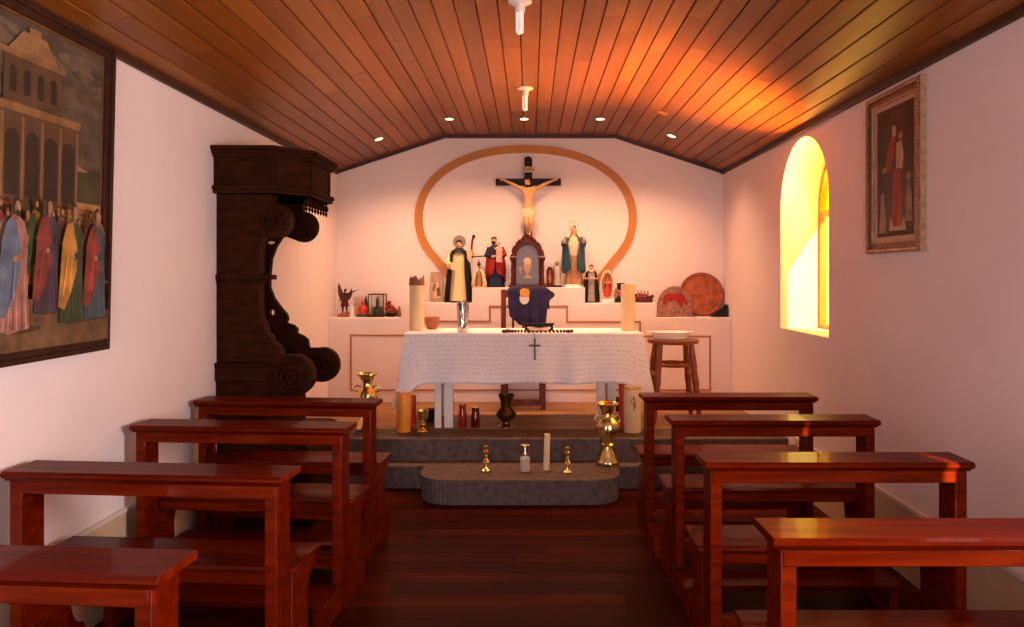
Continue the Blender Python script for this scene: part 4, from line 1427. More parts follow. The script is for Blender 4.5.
obj('bowl', q, M['porcelain'], t)
for s in (-1, 1):
    q = MB()
    q.tube([(s * 0.163, -0.03, 0.055), (s * 0.182, -0.02, 0.056), (s * 0.186, 0, 0.056), (s * 0.182, 0.02, 0.056), (s * 0.163, 0.03, 0.055)], 0.005, 6)
    obj('handle', q, M['porcelain'], t)

# ------------------------------------------------------------------ figures
ID = 6.83                       # where the things on the ledge stand
SC = F / ID
def LX(px):
    return (px - 530) / SC

def robe_mesh(h, prof_, folds=9, amp=0.05, front=0.0, seg=54):
    """prof_: (z, rx, ry, xoff) as fractions of h; vertical folds grow towards the hem"""
    q = MB()
    rings = []
    ztop = prof_[-1][0]
    for z, rx_, ry_, xo in prof_:
        k_ = max(0, 1 - z / ztop)
        ring = []
        for i in range(seg):
            a = 2 * pi * i / seg
            m_ = 1 + amp * k_ * (0.7 * cos(folds * a + 0.7) + 0.3 * cos((folds + 5) * a))
            ring.append((h * (xo + rx_ * m_ * cos(a)), h * (ry_ * m_ * sin(a)), h * z))
        rings.append(ring)
    q.loft(rings)
    return q

def body_nodes(h, lh=None, rh=None, head=(0, 0), lean=0.0):
    """skeleton of a standing figure; lh / rh: (elbow, wrist, fingertip) as fractions of h (x, y, z)"""
    N = {'pelvis': ((0, 0, 0.50 * h), (0.075 * h, 0.055 * h)), 'belly': ((0, 0, 0.60 * h), (0.075 * h, 0.055 * h)),
         'chest': ((lean * h * 0.5, 0, 0.74 * h), (0.09 * h, 0.06 * h)), 'neck0': ((lean * h, -0.002 * h, 0.825 * h), 0.034 * h),
         'neck1': ((lean * h, -0.008 * h, 0.862 * h), 0.030 * h),
         'jaw': (((lean + head[0] * 0.5) * h, -0.022 * h, 0.888 * h), 0.040 * h),
         'face': (((lean + head[0]) * h, -0.016 * h, 0.925 * h), (0.048 * h, 0.055 * h)),
         'crown': (((lean + head[0]) * h, -0.006 * h, 0.962 * h), 0.042 * h)}
    E = [('pelvis', 'belly'), ('belly', 'chest'), ('chest', 'neck0'), ('neck0', 'neck1'), ('neck1', 'jaw'), ('jaw', 'face'), ('face', 'crown')]
    for s, arm, nm in ((-1, lh, 'l'), (1, rh, 'r')):
        if not arm:
            continue
        N[nm + 'sh'] = (((lean + s * 0.105) * h, 0, 0.795 * h), 0.038 * h)
        N[nm + 'el'] = (tuple(c * h for c in arm[0]), 0.029 * h)
        N[nm + 'wr'] = (tuple(c * h for c in arm[1]), 0.020 * h)
        w_, tip = Vector(arm[1]) * h, Vector(arm[2]) * h
        dr = (tip - w_)
        side = dr.cross(Vector((0, 1, 0.2))).normalized() * 0.011 * h
        N[nm + 'pa'] = (tuple(w_ + dr * 0.45), (0.021 * h, 0.012 * h))
        E += [('chest', nm + 'sh'), (nm + 'sh', nm + 'el'), (nm + 'el', nm + 'wr'), (nm + 'wr', nm + 'pa')]
        for k_ in range(4):
            off = side * (k_ - 1.5)
            N[nm + 'f%d' % k_] = (tuple(w_ + dr * (1.0 - 0.07 * abs(k_ - 1.3)) + off), 0.006 * h)
            E.append((nm + 'pa', nm + 'f%d' % k_))
        N[nm + 'th'] = (tuple(w_ + dr * 0.62 - side * 2.6 + Vector((0, -0.008 * h, 0))), 0.006 * h)
        E.append((nm + 'pa', nm + 'th'))
    return N, E

def add_face(q, h, hx, mi_eye):
    """brows, eyes, nose, mouth, ears on the head of body_nodes"""
    q.ball((hx * h, -0.074 * h, 0.918 * h), 0.010 * h, (0.8, 1.0, 1.7), 8)
    for s in (-1, 1):
        q.ball((hx * h + s * 0.049 * h, -0.012 * h, 0.92 * h), 0.012 * h, (0.4, 0.8, 1.3), 8)
    q.mi = mi_eye
    for s in (-1, 1):
        q.ball((hx * h + s * 0.020 * h, -0.066 * h, 0.932 * h), 0.0075 * h, (1.3, 0.7, 0.8), 8)
    q.ball((hx * h, -0.064 * h, 0.890 * h), 0.009 * h, (1.5, 0.5, 0.45), 8)
    q.mi = 0

def figure(name, label, cat, x, y, z, h, skin='skin', lh=None, rh=None, head=(0, 0), lean=0.0, hair=None, hair_kind='short', beard=False, group=None):
    t = thing(name, label, cat, (x, y, z), 0, group)
    N, E = body_nodes(h, lh, rh, head, lean)
    me = skin_mesh(N, E, 2)
    q = MB().mesh(me)
    add_face(q, h, lean + head[0], 1)
    b = obj('body', q, [M[skin], M['hair']], t)
    hx = (lean + head[0]) * h
    if hair:
        q = MB()
        q.ball((hx, 0.006 * h, 0.948 * h), 0.058 * h, (0.96, 1.0, 0.82), 14)
        if hair_kind == 'long':
            q.ball((hx, 0.025 * h, 0.90 * h), 0.055 * h, (1.0, 0.7, 1.25), 14)
        if beard:
            q.ball((hx, -0.045 * h, 0.876 * h), 0.034 * h, (1.0, 0.7, 1.0), 10)
        obj('hair', q, M[hair], t)
    return t, b

def veil(t, h, m, hx=0.0, down=0.70, w=0.12):
    """head cloth open at the face"""
    q = MB()
    seg = 40
    rings = []
    for z, r_, yo in ((down, w, 0.01), (0.80, w * 0.9, 0.008), (0.86, w * 0.62, 0.012), (0.90, w * 0.55, 0.010), (0.94, w * 0.56, 0.004), (0.975, w * 0.46, 0.0), (1.0, w * 0.18, 0.0)):
        ring = []
        for i in range(seg + 1):
            a = radians(-90 + 42) + (2 * pi - radians(84)) * i / seg
            rr = r_ * (1 + 0.04 * cos(8 * a) * (1 if z < 0.86 else 0))
            ring.append((h * (hx + rr * cos(a)), h * (yo + rr * 0.9 * sin(a)), h * z))
        rings.append(ring)
    vs = [[q.bm.verts.new(p) for p in r_] for r_ in rings]
    for a, b in zip(vs, vs[1:]):
        for i in range(seg):
            q._f((a[i], a[i + 1], b[i + 1], b[i]))
    o = obj('veil', q, m, t)
    sd = o.modifiers.new('thickness', 'SOLIDIFY')
    sd.thickness = 0.008 * h
    sd.offset = 0
    return o

def cape(t, h, m, prof_, gap=70, name='cape', folds=7, amp=0.05):
    """open-fronted mantle; prof_: (z, rx, ry), gap: half opening at the front in degrees, per level allowed"""
    q = MB()
    seg = 48
    rings = []
    for row in prof_:
        z, rx_, ry_ = row[:3]
        gp = row[3] if len(row) > 3 else gap
        k_ = max(0.0, 1 - z)
        ring = []
        for i in range(seg + 1):
            a = radians(-90 + gp) + (2 * pi - radians(2 * gp)) * i / seg
            m_ = 1 + amp * k_ * cos(folds * a)
            ring.append((h * rx_ * m_ * cos(a), h * ry_ * m_ * sin(a), h * z))
        rings.append(ring)
    vs = [[q.bm.verts.new(p) for p in r_] for r_ in rings]
    for a, b in zip(vs, vs[1:]):
        for i in range(seg):
            q._f((a[i], a[i + 1], b[i + 1], b[i]))
    o = obj(name, q, m, t)
    sd = o.modifiers.new('thickness', 'SOLIDIFY')
    sd.thickness = 0.014 * h
    sd.offset = 0
    return o

def sleeve(t, h, pts, rad, m, name='sleeve'):
    obj(name, MB().tube([tuple(c * h for c in p) for p in pts], [r_ * h for r_ in rad], 14), m, t)

# friar in cream and black, arm raised
h = 63 / SC
t, b = figure('saint_statue', 'friar statue in cream habit and black cape raising one arm', 'statue', LX(459), ID, T2, h,
              lh=((-0.16, -0.02, 0.62), (-0.12, -0.12, 0.56), (-0.07, -0.15, 0.57)), rh=((0.19, -0.03, 0.68), (0.205, -0.05, 0.86), (0.205, -0.06, 0.935)), hair='hair')
obj('habit', robe_mesh(h, [(0.0, 0.17, 0.12, 0), (0.03, 0.175, 0.125, 0), (0.25, 0.145, 0.105, 0), (0.5, 0.118, 0.088, 0), (0.62, 0.112, 0.08, 0), (0.74, 0.128, 0.083, 0), (0.80, 0.105, 0.068, 0), (0.835, 0.06, 0.05, 0), (0.85, 0.042, 0.042, 0)], 10, 0.07), M['cream'], t)
cape(t, h, M['black'], [(0.005, 0.22, 0.16, 38), (0.2, 0.205, 0.15, 38), (0.45, 0.18, 0.132, 36), (0.65, 0.165, 0.118, 36), (0.76, 0.15, 0.10, 38), (0.81, 0.12, 0.085, 18), (0.845, 0.065, 0.062, 10)], folds=9, amp=0.10)
obj('hood', MB().lathe([(0.115 * h, 0.79 * h), (0.10 * h, 0.825 * h), (0.06 * h, 0.865 * h), (0.046 * h, 0.855 * h)], seg=26, cap=False), M['black'], t)
sleeve(t, h, ((-0.11, 0, 0.78), (-0.165, -0.02, 0.63), (-0.12, -0.10, 0.575)), (0.045, 0.055, 0.06), M['cream'])
sleeve(t, h, ((0.11, 0, 0.785), (0.185, -0.03, 0.68), (0.20, -0.045, 0.80)), (0.045, 0.06, 0.052), M['cream'])
q = MB()
q.strip([(0.105 * h * cos(2 * pi * i / 30), 0.105 * h * sin(2 * pi * i / 30)) for i in range(30)], [(0.012 * h * cos(2 * pi * i / 30), 0.012 * h * sin(2 * pi * i / 30)) for i in range(30)], 0.06 * h, 0.072 * h, closed=True)
obj('halo', q, mat('dull silver halo', (0.30, 0.22, 0.16), 0.4, metal=0.6), t, smooth=False).location = (0, 0, 0.965 * h)
q = MB().tube([(0.205 * h, -0.06 * h, 0.84 * h), (0.215 * h, -0.06 * h, 0.98 * h), (0.235 * h, -0.06 * h, 1.03 * h)], [0.014 * h, 0.016 * h, 0.02 * h], 8)
q.ball((0.238 * h, -0.06 * h, 1.045 * h), 0.03 * h, (1, 1, 1), 10)
obj('torch', q, M['redwood'], t)
obj('book', MB().box(-0.115 * h, -0.045 * h, -0.165 * h, -0.13 * h, 0.52 * h, 0.63 * h), M['cream'], t, bevel=0.003)
obj('base', MB().box(-0.21 * h, 0.22 * h, -0.125 * h, 0.16 * h, 0.0, 0.03 * h), M['black'], t, bevel=0.003)

# bearded man holding a child
h = 51 / SC
t, b = figure('saint_statue', 'bearded man statue in navy and crimson carrying a child', 'statue', LX(495.5), ID + 0.01, T3, h,
              lh=((-0.17, -0.03, 0.62), (-0.05, -0.12, 0.60), (0.02, -0.14, 0.62)), rh=((0.17, -0.03, 0.62), (0.13, -0.13, 0.64), (0.06, -0.15, 0.66)), hair='hair', hair_kind='long', beard=True, head=(-0.03, 0))
obj('robe', robe_mesh(h, [(0.0, 0.17, 0.12, 0), (0.03, 0.172, 0.122, 0), (0.25, 0.15, 0.11, 0), (0.5, 0.135, 0.095, 0), (0.66, 0.14, 0.09, 0), (0.76, 0.145, 0.085, 0), (0.80, 0.11, 0.07, -0.005), (0.84, 0.05, 0.046, -0.01)], 9, 0.08), M['navy'], t)
cape(t, h, M['red'], [(0.20, 0.185, 0.14, 60), (0.27, 0.185, 0.145, 14), (0.38, 0.182, 0.142, 4), (0.52, 0.175, 0.13, 4), (0.60, 0.165, 0.118, 30)], name='mantle', folds=8, amp=0.12)
cape(t, h, M['red'], [(0.1, 0.22, 0.13, 110), (0.4, 0.20, 0.125, 112), (0.7, 0.18, 0.10, 118), (0.80, 0.13, 0.08, 120)], name='back_mantle', folds=8, amp=0.06)
sleeve(t, h, ((-0.12, 0, 0.78), (-0.175, -0.03, 0.62), (-0.06, -0.11, 0.60)), (0.045, 0.052, 0.05), M['navy'])
sleeve(t, h, ((0.12, 0, 0.78), (0.175, -0.03, 0.63), (0.13, -0.12, 0.64)), (0.045, 0.052, 0.05), M['red'])
c = 0.40 * h
N, E = body_nodes(c, ((-0.16, -0.08, 0.66), (-0.2, -0.16, 0.72), (-0.22, -0.2, 0.78)), ((0.15, -0.08, 0.6), (0.1, -0.18, 0.55), (0.06, -0.22, 0.55)))
q = MB().mesh(skin_mesh(N, E, 1), Matrix.Translation((0.075 * h, -0.135 * h, 0.47 * h)))
ch = obj('child', q, M['skin'], t)
q = robe_mesh(c, [(0.05, 0.16, 0.14, 0), (0.3, 0.15, 0.13, 0), (0.6, 0.13, 0.10, 0), (0.78, 0.12, 0.08, 0), (0.84, 0.05, 0.05, 0)], 7, 0.06)
obj('child_tunic', q, M['pink'], ch, loc=(0.075 * h, -0.135 * h, 0.47 * h))
obj('child_hair', MB().ball((0.075 * h, -0.13 * h, 0.47 * h + 0.96 * c), 0.062 * c, (1, 1, 0.8), 10), M['hair'], ch)
obj('base', MB().box(-0.19 * h, 0.19 * h, -0.15 * h, 0.13 * h, 0.0, 0.03 * h), M['black'], t, bevel=0.003)
# thin dark staff beside him
t = thing('wooden_staff', 'thin dark stick leaning beside the bearded man statue', 'stick', (LX(479), ID - 0.10, 0))
zst = 1.5 - (257 - 276) / SC
q = MB().tube([(-0.055, 0.0, zst - 0.002), (0.06, 0.03, zst + 0.008)], 0.0055, 8)
q.ball((-0.055, 0, zst - 0.002), 0.009, seg=8)
obj('shaft', q, M['black'], t)

# small crowned figure in a flared mantle
h = 22 / SC
t, b = figure('crowned_figurine', 'small crowned figurine in flared white and gold mantle', 'figurine', LX(479.6), ID - 0.075, T3, h, hair=None)
obj('gown', robe_mesh(h, [(0.0, 0.20, 0.16, 0), (0.05, 0.19, 0.15, 0), (0.3, 0.16, 0.13, 0), (0.6, 0.13, 0.10, 0), (0.78, 0.12, 0.09, 0), (0.84, 0.05, 0.05, 0)], 8, 0.05), M['ochre'], t)
cape(t, h, M['loin'], [(0.02, 0.31, 0.2, 30), (0.25, 0.31, 0.2, 34), (0.5, 0.25, 0.17, 34), (0.7, 0.19, 0.13, 28), (0.82, 0.12, 0.10, 20)], folds=6, amp=0.10)
q = MB().lathe([(0.05 * h, 0.96 * h), (0.075 * h, 1.0 * h), (0.09 * h, 1.06 * h), (0.06 * h, 1.12 * h), (0.02 * h, 1.16 * h), (0.025 * h, 1.2 * h), (0.004 * h, 1.24 * h)], seg=18)
obj('crown', q, M['redwood'], t)
obj('base', MB().lathe([(0.28 * h, 0), (0.28 * h, 0.03 * h), (0.22 * h, 0.05 * h)], seg=20), M['gold'], t)

# veiled lady in sea blue cloak
h = 60 / SC
t, b = figure('saint_statue', 'tall veiled lady statue in sea-blue cloak with open arms', 'statue', LX(573.5), ID, T3 + 0.022, h,
              lh=((-0.155, -0.04, 0.66), (-0.16, -0.14, 0.72), (-0.17, -0.18, 0.78)), rh=((0.155, -0.04, 0.66), (0.16, -0.14, 0.72), (0.17, -0.18, 0.78)))
obj('gown', robe_mesh(h, [(0.0, 0.15, 0.11, 0), (0.03, 0.155, 0.115, 0), (0.2, 0.135, 0.1, 0), (0.45, 0.115, 0.088, 0), (0.62, 0.108, 0.08, 0), (0.74, 0.125, 0.082, 0), (0.80, 0.10, 0.065, 0), (0.84, 0.05, 0.045, 0)], 11, 0.09), M['ochre'], t)
obj('bodice', robe_mesh(h, [(0.44, 0.075, 0.05, 0), (0.5, 0.095, 0.075, 0), (0.6, 0.10, 0.078, 0), (0.70, 0.108, 0.08, 0), (0.78, 0.08, 0.062, 0), (0.82, 0.04, 0.04, 0)], 8, 0.04), M['loin'], t, loc=(0, -0.016 * h, 0))
cape(t, h, M['teal'], [(0.20, 0.185, 0.14, 78), (0.24, 0.19, 0.15, 20), (0.32, 0.185, 0.145, 14), (0.45, 0.18, 0.135, 20), (0.6, 0.175, 0.12, 30), (0.72, 0.175, 0.105, 36), (0.79, 0.13, 0.085, 40), (0.82, 0.07, 0.06, 40)], folds=10, amp=0.09)
for s in (-1, 1):
    sleeve(t, h, ((s * 0.11, 0, 0.78), (s * 0.165, -0.04, 0.665), (s * 0.163, -0.12, 0.71)), (0.04, 0.05, 0.045), M['teal'])
veil(t, h, M['pearl'], 0, 0.79, 0.128)
obj('halo', MB().strip([(0.075 * h * cos(2 * pi * i / 30), 0.075 * h * sin(2 * pi * i / 30)) for i in range(30)], [(0.066 * h * cos(2 * pi * i / 30), 0.066 * h * sin(2 * pi * i / 30)) for i in range(30)], 0.07 * h, 0.078 * h, closed=True), M['gold'], t).location = (0, 0, 1.0 * h)
obj('base', MB().box(-0.085, 0.06, -0.085, 0.075, -0.022, 0.004), M['white'], t, bevel=0.003)
# small dark lady with black cape
h = 38 / SC
t, b = figure('saint_statue', 'dark lady statue in black cape and grey gown below the blue-cloaked one', 'statue', LX(591), ID - 0.02, T2, h,
              lh=((-0.16, -0.04, 0.62), (-0.05, -0.14, 0.64), (0.01, -0.15, 0.68)), rh=((0.16, -0.04, 0.62), (0.05, -0.14, 0.64), (-0.005, -0.155, 0.68)), hair='hair')
obj('gown', robe_mesh(h, [(0.0, 0.19, 0.14, 0), (0.03, 0.19, 0.14, 0), (0.25, 0.16, 0.12, 0), (0.5, 0.12, 0.09, 0), (0.66, 0.12, 0.085, 0), (0.77, 0.13, 0.08, 0), (0.84, 0.05, 0.045, 0)], 9, 0.09), M['greycloth'], t)
obj('collar', MB().lathe([(0.10 * h, 0.80 * h), (0.075 * h, 0.83 * h), (0.045 * h, 0.85 * h)], seg=20, cap=False), M['loin'], t)
cape(t, h, M['black'], [(0.005, 0.205, 0.17, 30), (0.25, 0.20, 0.155, 27), (0.5, 0.185, 0.135, 27), (0.7, 0.165, 0.115, 34), (0.79, 0.13, 0.09, 40), (0.83, 0.08, 0.07, 34)], folds=8, amp=0.08)
obj('base', MB().box(-0.2 * h, 0.2 * h, -0.17 * h, 0.17 * h, 0.0, 0.03 * h), M['black'], t, bevel=0.003)
# red figure inside an oval of rays
h = 25 / SC
x_, z_ = LX(607), T2
t = thing('oval_shrine', 'small red-robed figure in pale oval surround on white base', 'shrine', (x_, ID - 0.03, z_))
q = MB()
oz = 0.168
q.strip([(0.066 * cos(2 * pi * i / 40) * (1 + 0.03 * (i % 2)), oz + 0.138 * sin(2 * pi * i / 40) * (1 + 0.02 * (i % 2))) for i in range(40)], [(0.052 * cos(2 * pi * i / 40), oz + 0.118 * sin(2 * pi * i / 40)) for i in range(40)], 0.0, 0.022, closed=True)
obj('oval_frame', q, M['cream'], t, smooth=False)
obj('backboard', MB().strip([(0.054 * cos(2 * pi * i / 32), oz + 0.12 * sin(2 * pi * i / 32)) for i in range(32)], [(0.001 * cos(2 * pi * i / 32), oz + 0.001 * sin(2 * pi * i / 32)) for i in range(32)], 0.014, 0.022, closed=True), M['ochre'], t, smooth=False)
hh_ = 0.19
N, E = body_nodes(hh_, ((-0.14, -0.05, 0.64), (-0.04, -0.13, 0.68), (-0.01, -0.14, 0.74)), ((0.14, -0.05, 0.64), (0.04, -0.13, 0.68), (0.01, -0.14, 0.74)))
fb = obj('body', MB().mesh(skin_mesh(N, E, 1)), M['skin'], t, loc=(0, -0.012, 0.06))
obj('robe', robe_mesh(hh_, [(0.0, 0.17, 0.10, 0), (0.3, 0.15, 0.10, 0), (0.6, 0.13, 0.09, 0), (0.76, 0.14, 0.085, 0), (0.84, 0.05, 0.046, 0)], 8, 0.08), M['scarlet'], t, loc=(0, -0.012, 0.06))
vv = veil(t, hh_, M['red'], 0, 0.40, 0.15)
vv.location = (0, -0.012, 0.06)
obj('base', MB().box(-0.055, 0.055, -0.04, 0.03, 0.0, 0.035), M['white'], t, bevel=0.006)

# small pale figurine and a brown round-topped plaque by the tabernacle
h = 26 / SC
t, b = figure('white_figurine', 'small pale grey lady figurine left of the blue-cloaked statue', 'figurine', LX(557), ID, T3, h, skin='greycloth')
obj('gown', robe_mesh(h, [(0.0, 0.16, 0.13, 0), (0.25, 0.14, 0.11, 0), (0.55, 0.115, 0.09, 0), (0.76, 0.13, 0.085, 0), (0.84, 0.05, 0.046, 0)], 9, 0.07), mat('pale grey plaster', (0.50, 0.40, 0.32), 0.6), t)
veil(t, h, mat('pale grey veil plaster', (0.48, 0.38, 0.31), 0.6), 0, 0.35, 0.14)
obj('base', MB().lathe([(0.05, 0), (0.05, 0.012), (0.042, 0.02)], seg=20), M['black'], t)
t = thing('wooden_plaque', 'small round-topped brown wooden plaque right of the tabernacle', 'plaque', (LX(549.6), ID - 0.05, T3))
out = [(-0.032, 0), (0.032, 0), (0.032, 0.14)] + [(0.032 * cos(pi * i / 10), 0.14 + 0.055 * sin(pi * i / 10)) for i in range(11)] + [(-0.032, 0.14)]
obj('board', MB().prism(out, -0.012, 0.012), M['redwood'], t, bevel=0.003)
obj('relief_figure', MB().ball((0, -0.012, 0.085), 0.02, (0.8, 0.4, 2.6), 12).ball((0, -0.015, 0.148), 0.012, seg=10), M['terracotta'], t)
obj('foot', MB().box(-0.035, 0.035, -0.025, 0.025, 0, 0.012), M['redwood'], t)

# ------------------------------------------------------------------ tabernacle
TXc = LX(527.5)
t = thing('tabernacle', 'carved red-brown tabernacle with arched slate door under the crucifix', 'tabernacle', (TXc, ID - 0.02, T3))
w2, hs, ht = 0.165, 0.36, 0.475
q = MB()
out = [(-w2 + 0.03, 0.02), (w2 - 0.03, 0.02), (w2 - 0.03, hs - 0.06)] + [((w2 - 0.03) * cos(pi * i / 20), hs - 0.06 + 0.15 * sin(pi * i / 20)) for i in range(21)] + [(-w2 + 0.03, hs - 0.06)]
q.prism(out, -0.055, 0.10)
obj('cabinet', q, M['redwood'], t, smooth=False)
# arched carved crest with knobbed edge
q = MB()
n = 26
o_, i_ = [], []
for i in range(n + 1):
    a = pi * i / n
    kn = 0.012 * abs(sin(a * 6.5)) + (0.035 * math.exp(-((a - pi / 2) / 0.28) ** 2))
    o_.append(((w2 - 0.005 + kn) * cos(a) * 0.93, hs - 0.085 + (0.185 + kn) * sin(a)))
    i_.append(((w2 - 0.055) * cos(a), hs - 0.075 + 0.128 * sin(a)))
q.strip(o_, i_, -0.085, -0.02)
for i in range(1, n, 2):
    q.ball((o_[i][0] * 0.93, -0.085, hs - 0.085 + (o_[i][1] - hs + 0.085) * 0.93), 0.016, (1, 0.8, 1), 8)
obj('crest', q, M['redwood'], t, smooth=True)
for s in (-1, 1):
    q = MB().lathe([(0.022, 0), (0.022, 0.03), (0.014, 0.036), (0.017, 0.06), (0.013, 0.10), (0.017, 0.15), (0.013, 0.2), (0.014, 0.225), (0.024, 0.24), (0.024, 0.25)], (s * 0.14, -0.06, 0.015), 14)
    q.box(s * 0.14 - 0.027, s * 0.14 + 0.027, -0.09, -0.02, 0.262, 0.285)
    obj('column', q, M['redwood'], t)
    obj('capital', MB().box(s * 0.14 - 0.031, s * 0.14 + 0.031, -0.094, -0.02, 0.283, 0.292), M['framelight'], t)
obj('base', MB().box(-0.178, 0.178, -0.095, 0.11, 0.0, 0.022), M['redwood'], t, bevel=0.004)
dr = [(-0.105, 0.024), (0.105, 0.024), (0.105, hs - 0.075)] + [(0.105 * cos(pi * i / 24), hs - 0.075 + 0.125 * sin(pi * i / 24)) for i in range(25)] + [(-0.105, hs - 0.075)]
door = obj('door', MB().prism(dr, -0.068, -0.05), M['slate'], t, smooth=False, bevel=0.003)
q = MB()   # gilt chalice with host
q.prism([(-0.04, 0.085), (0.04, 0.085), (0.036, 0.10), (0.012, 0.108), (0.008, 0.135), (0.03, 0.165), (0.04, 0.215), (-0.04, 0.215), (-0.03, 0.165), (-0.008, 0.135), (-0.012, 0.108), (-0.036, 0.10)], -0.074, -0.066)
obj('chalice_emblem', q, mat('pale gilt emblem', (0.42, 0.25, 0.11), 0.45, var=0.15), door, smooth=False)
q = MB()
q.strip([(0.036 * cos(2 * pi * i / 24), 0.245 + 0.036 * sin(2 * pi * i / 24)) for i in range(24)], [(0.001 * cos(2 * pi * i / 24), 0.245 + 0.001 * sin(2 * pi * i / 24)) for i in range(24)], -0.073, -0.066, closed=True)
obj('host_emblem', q, mat('pale emblem disc', (0.52, 0.38, 0.26), 0.5, var=0.05), door, smooth=False)
q = MB()
q.box(-0.072, -0.064, -0.073, -0.066, 0.13, 0.20)
q.box(-0.085, -0.051, -0.073, -0.066, 0.168, 0.176)
obj('keyhole_cross', q, M['framelight'], door, smooth=False)

# ------------------------------------------------------------------ crucifix
cz0 = T3 + ht + 0.0
CD = ID + 0.0
CXx = LX(528.3)
def cz(py):
    return 1.5 - (py - 276) / SC
t = thing('crucifix', 'large near-black crucifix with carved body above the tabernacle', 'crucifix', (CXx, CD + 0.10, T3))
zb, zt_ = T3, cz(155.5)
q = MB()
q.box(-0.038, 0.038, 0.0, 0.04, 0.0, zt_ - T3 - 0.02)
q.prism([(-0.038, zt_ - T3 - 0.02), (0.038, zt_ - T3 - 0.02), (0.03, zt_ - T3), (0, zt_ - T3 + 0.012), (-0.03, zt_ - T3)], 0.0, 0.04)
q.box(-0.315, 0.315, 0.0, 0.038, cz(184) - T3, cz(177) - T3)
obj('cross', q, M['cross'], t, smooth=False, bevel=0.004)
# lettered scroll
zp = cz(168) - T3
q = MB()
rings = []
q.box(-0.058, 0.058, -0.012, 0.0, zp - 0.027, zp + 0.027)
q.tube([(-0.06, -0.006, zp - 0.036), (-0.06, -0.006, zp + 0.034)], 0.011, 10)
q.tube([(0.06, -0.006, zp - 0.034), (0.06, -0.006, zp + 0.036)], 0.011, 10)
sg = obj('title_scroll', q, M['loin'], t, smooth=True)
me = text_mesh('INRI', 0.058, 0.001)
q = MB().mesh(me, Matrix.Translation((0, -0.0135, zp)) @ Matrix.Rotation(pi / 2, 4, 'X'))
obj('lettering', q, M['cross'], sg, smooth=False, fix=False)
# the carved body: one continuous skinned surface
hz = cz(190) - T3      # head
L0 = cz(236) - T3
hand_z = cz(179.5) - T3
def v(px, py, yo):
    return ((px - 528.3) / SC, yo, cz(py) - T3)
N = {'pelvis': (v(528, 209, -0.055), (0.042, 0.03)), 'waist': (v(528.3, 203, -0.06), (0.038, 0.028)), 'ribs': (v(528.6, 196, -0.065), (0.050, 0.034)),
     'chest': (v(528.7, 191, -0.06), (0.056, 0.033)), 'neck': (v(528.4, 186.5, -0.064), 0.019), 'jaw': (v(527.8, 184.2, -0.085), 0.021), 'skull': (v(527.4, 180.8, -0.08), 0.030), 'crown': (v(527.4, 178.2, -0.07), 0.026),
     'lsh': (v(522.5, 189, -0.05), 0.024), 'lel': (v(513, 183.5, -0.035), 0.017), 'lwr': (v(504.5, 179.3, -0.014), 0.012), 'lpa': (v(501.8, 178.3, -0.012), (0.014, 0.009)),
     'rsh': (v(534.8, 189, -0.05), 0.024), 'rel': (v(544.5, 183.5, -0.035), 0.017), 'rwr': (v(553, 179.3, -0.014), 0.012), 'rpa': (v(555.6, 178.3, -0.012), (0.014, 0.009)),
     'lhip': (v(525.6, 213, -0.055), 0.034), 'lkn': (v(526.4, 223.5, -0.078), 0.024), 'lca': (v(526.6, 227, -0.062), 0.022), 'lan': (v(527.5, 233.5, -0.032), 0.013), 'lto': (v(528, 237, -0.055), 0.012),
     'rhip': (v(531.2, 213, -0.055), 0.034), 'rkn': (v(531.4, 222.5, -0.090), 0.024), 'rca': (v(530.6, 226.5, -0.072), 0.022), 'ran': (v(529.6, 233.2, -0.048), 0.013), 'rto': (v(529, 237, -0.075), 0.012)}
E = [('pelvis', 'waist'), ('waist', 'ribs'), ('ribs', 'chest'), ('chest', 'neck'), ('neck', 'jaw'), ('jaw', 'skull'), ('skull', 'crown'), ('chest', 'lsh'), ('lsh', 'lel'), ('lel', 'lwr'), ('lwr', 'lpa'),
     ('chest', 'rsh'), ('rsh', 'rel'), ('rel', 'rwr'), ('rwr', 'rpa'), ('pelvis', 'lhip'), ('lhip', 'lkn'), ('lkn', 'lca'), ('lca', 'lan'), ('lan', 'lto'), ('pelvis', 'rhip'), ('rhip', 'rkn'), ('rkn', 'rca'), ('rca', 'ran'), ('ran', 'rto')]
for s, nm, px in ((-1, 'l', 501.8), (1, 'r', 555.6)):
    for k_ in range(4):
        N[nm + 'f%d' % k_] = (v(px + s * (2.6 - 0.25 * abs(k_ - 1)), 177.2 + 0.75 * k_, -0.02), 0.0042)
        E.append((nm + 'pa', nm + 'f%d' % k_))
    N[nm + 'th'] = (v(px + s * 0.9, 176.3, -0.024), 0.0045)
    E.append((nm + 'pa', nm + 'th'))
q = MB().mesh(skin_mesh(N, E, 2))
q.ball(v(527.2, 182.2, -0.108), 0.006, (0.8, 1, 1.6), 8)
q.mi = 1
for dx in (-1.0, 0.9):
    q.ball(v(527.2 + dx, 181.2, -0.103), 0.0042, (1.3, 0.6, 0.7), 6)
body = obj('carved_body', q, [M['corpus'], M['hair']], t)
q = MB()
q.ball(v(527.5, 179.6, -0.068), 0.034, (0.98, 1.0, 0.85), 14)
q.ball(v(526.0, 185.3, -0.066), 0.015, (0.8, 0.8, 2.2), 10)
q.ball(v(530.4, 185.3, -0.064), 0.015, (0.8, 0.8, 2.2), 10)
q.ball(v(527.6, 185.6, -0.1), 0.017, (1, 0.7, 1), 10)
for i in range(16):
    a = 2 * pi * i / 16
    c = Vector(v(527.4, 179.2, -0.07)) + Vector((0.034 * cos(a), 0.034 * sin(a), 0.004 * sin(5 * a)))
    q.ball(c, 0.006, seg=6)
obj('hair', q, M['hair'], t)
